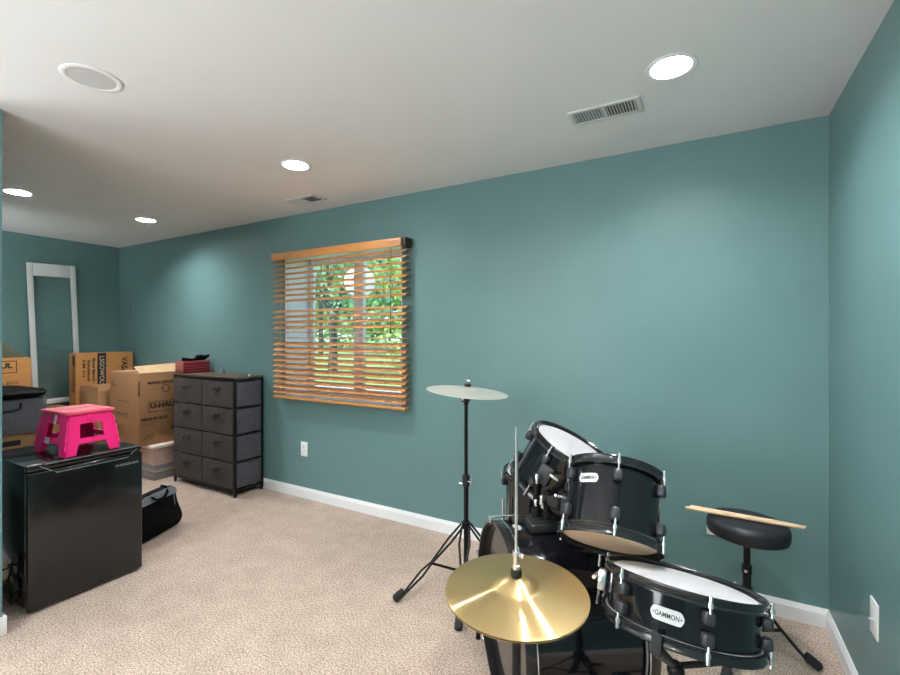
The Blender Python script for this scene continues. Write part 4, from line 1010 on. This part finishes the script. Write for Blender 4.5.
# ------------------------------------------------------------------ outside
gz0 = .25
struct('ground', MB().box((-60, YB+WT+.05, -.6), (20, 70, gz0)), lawn, smooth=0)
tag(origin(MB().box((-9.5, 6.1, gz0+.001), (-3.4, 7.2, gz0+.03), .01).build('garden_path', paving), (-7, 6.6, gz0)), 'pale paved garden path seen low through the window', 'path')
def tree(label, x, y, h, rad, m, n=2600, trunk=True, leaf=.16, group='garden trees beyond the window', ry=None, name='garden_tree', cat='tree'):
    ry = ry or rad
    t = thing(name, label, cat, (x, y, gz0), group)
    if trunk:
        mb = MB(); mb.tube([(x, y, gz0), (x+.03, y, gz0+h*.18), (x, y, gz0+h*.34)], [.14, .11, .16], 12)
        for k in range(5):
            a = 2*PI*k/5+.3; mb.tube([(x, y, gz0+h*.30), (x+math.cos(a)*rad*.35, y+math.sin(a)*rad*.35, gz0+h*.5), (x+math.cos(a)*rad*.6, y+math.sin(a)*rad*.6, gz0+h*.72)], [.10, .06, .025], 8)
        mb.build('trunk', bark, t)
    mb = MB(); zc = gz0+(h*.66 if trunk else h*.48); rz = h*.40 if trunk else h*.52
    lobes = [(random.uniform(-.55, .55)*rad, random.uniform(-.55, .55)*ry, random.uniform(-.55, .55)*rz, random.uniform(.45, .7)) for _ in range(9)]
    for i in range(n):
        lx, ly, lz, s = random.choice(lobes)
        d = V((random.gauss(0, 1), random.gauss(0, 1), random.gauss(0, 1))).normalized()*random.uniform(.75, 1.0)
        p = V((x+lx+d.x*rad*s, y+ly+d.y*ry*s, max(gz0+.03, zc+lz+d.z*rz*s)))
        a = V((random.gauss(0, 1), random.gauss(0, 1), random.gauss(0, .6))).normalized(); b = a.cross(V((random.gauss(0, 1), random.gauss(0, 1), random.gauss(0, 1)))).normalized()
        L_ = leaf*random.uniform(.6, 1.3)
        vs = [mb.bm.verts.new(p+a*L_*u+b*L_*w_) for u, w_ in ((-.6, 0), (0, -.32), (.6, 0), (0, .32))]
        mb.bm.faces.new(vs)
    mb.build('foliage', m, t, smooth=0, normals=False)
tree('cool green garden tree with dark trunk seen left of the window stile', -9.0, 9.3, 5.4, 1.7, leaf_blue, 3000)
tree('green garden tree beyond the lawn at the left of the window', -17.8, 17.5, 9.0, 2.4, leaf_green, 2400, leaf=.26)
tree('bright green garden tree seen right of the window stile', -10.2, 14.4, 7.6, 2.6, leaf_yellow, 3200, leaf=.22)
tree('long dense green hedge far behind the lawn', -25, 28, 9.0, 13.0, leaf_green, 7000, False, leaf=.5, ry=1.6, name='garden_hedge', cat='hedge')
tree('second green hedge continuing to the right behind the lawn', 1.5, 28, 9.0, 12.0, leaf_green, 4500, False, leaf=.5, ry=1.6, name='garden_hedge', cat='hedge')
tree('low leafy bush before the lawn, right in the window', -6.3, 9.4, 2.2, 1.0, leaf_yellow, 1300, False, leaf=.13, name='garden_bush', cat='bush')
gd = thing('round_disc', 'bright white round disc seen outdoors through the blind', 'disc', (-4.72, 5.55, gz0))
MB().lathe([(0, -.03), (.17, -.026), (.245, 0), (.17, .026), (0, .03)], M4.Translation((-4.745, 5.5, 2.16)) @ frame((.66, -.75, 0)), 40).build('disc', disc_white, gd)
MB().tube([(-4.72, 5.55, gz0), (-4.72, 5.55, 2.1)], .012, 10).build('pole', disc_white, gd)

# ------------------------------------------------------------------ light
def add_light(name, typ, loc, rot, energy, color=(1, 1, 1), **kw):
    l = bpy.data.lights.new(name, typ); l.energy = energy; l.color = color
    for k, v in kw.items(): setattr(l, k, v)
    o = bpy.data.objects.new(name, l); o.location = loc; o.rotation_euler = rot; COL.objects.link(o); return o
add_light('sun', 'SUN', (0, 0, 20), (deg(40), 0, deg(-25)), 2.2, (1, .97, .9), angle=.02)
# unseen soft fill lights, added; the first two bounce off the ceiling
add_light('bounce_fill', 'AREA', (-1.0, -1.5, 1.5), (PI, 0, 0), 36, (.90, .965, 1), shape='DISK', size=1.8)
add_light('bounce_fill', 'AREA', (-4.3, -.7, 1.2), (PI, 0, 0), 46, (.90, .965, 1), shape='DISK', size=1.4)
add_light('soft_fill', 'AREA', (-2.0, -1.8, 1.6), (PI/2, 0, deg(-35)), 26, (.92, .97, 1), shape='DISK', size=1.3)  # frontal fill added out of view
world = bpy.data.worlds.new('World'); scene.world = world; world.use_nodes = True
nt = world.node_tree
for n in list(nt.nodes): nt.nodes.remove(n)
wo = nt.nodes.new('ShaderNodeOutputWorld'); bg = nt.nodes.new('ShaderNodeBackground'); sky = nt.nodes.new('ShaderNodeTexSky')
sky.sky_type = 'HOSEK_WILKIE'; sky.turbidity = 3; sky.sun_direction = V((-.3, -.6, .75)).normalized()
bg.inputs[1].default_value = 6.0
nt.links.new(sky.outputs[0], bg.inputs[0]); nt.links.new(bg.outputs[0], wo.inputs[0])

# ------------------------------------------------------------------ camera
cam = bpy.data.cameras.new('camera'); co = bpy.data.objects.new('camera', cam); COL.objects.link(co)
cam.lens = 18; cam.sensor_width = 36; cam.sensor_fit = 'HORIZONTAL'; cam.shift_y = -2.2/900; cam.clip_start = .02
co.location = CAM; co.rotation_euler = (PI/2, 0, math.atan(254/450))
scene.camera = co
vs_ = scene.view_settings
vs_.view_transform = 'Standard'; vs_.look = 'None'; vs_.gamma = 1; vs_.use_curve_mapping = False; vs_.exposure = 1.25
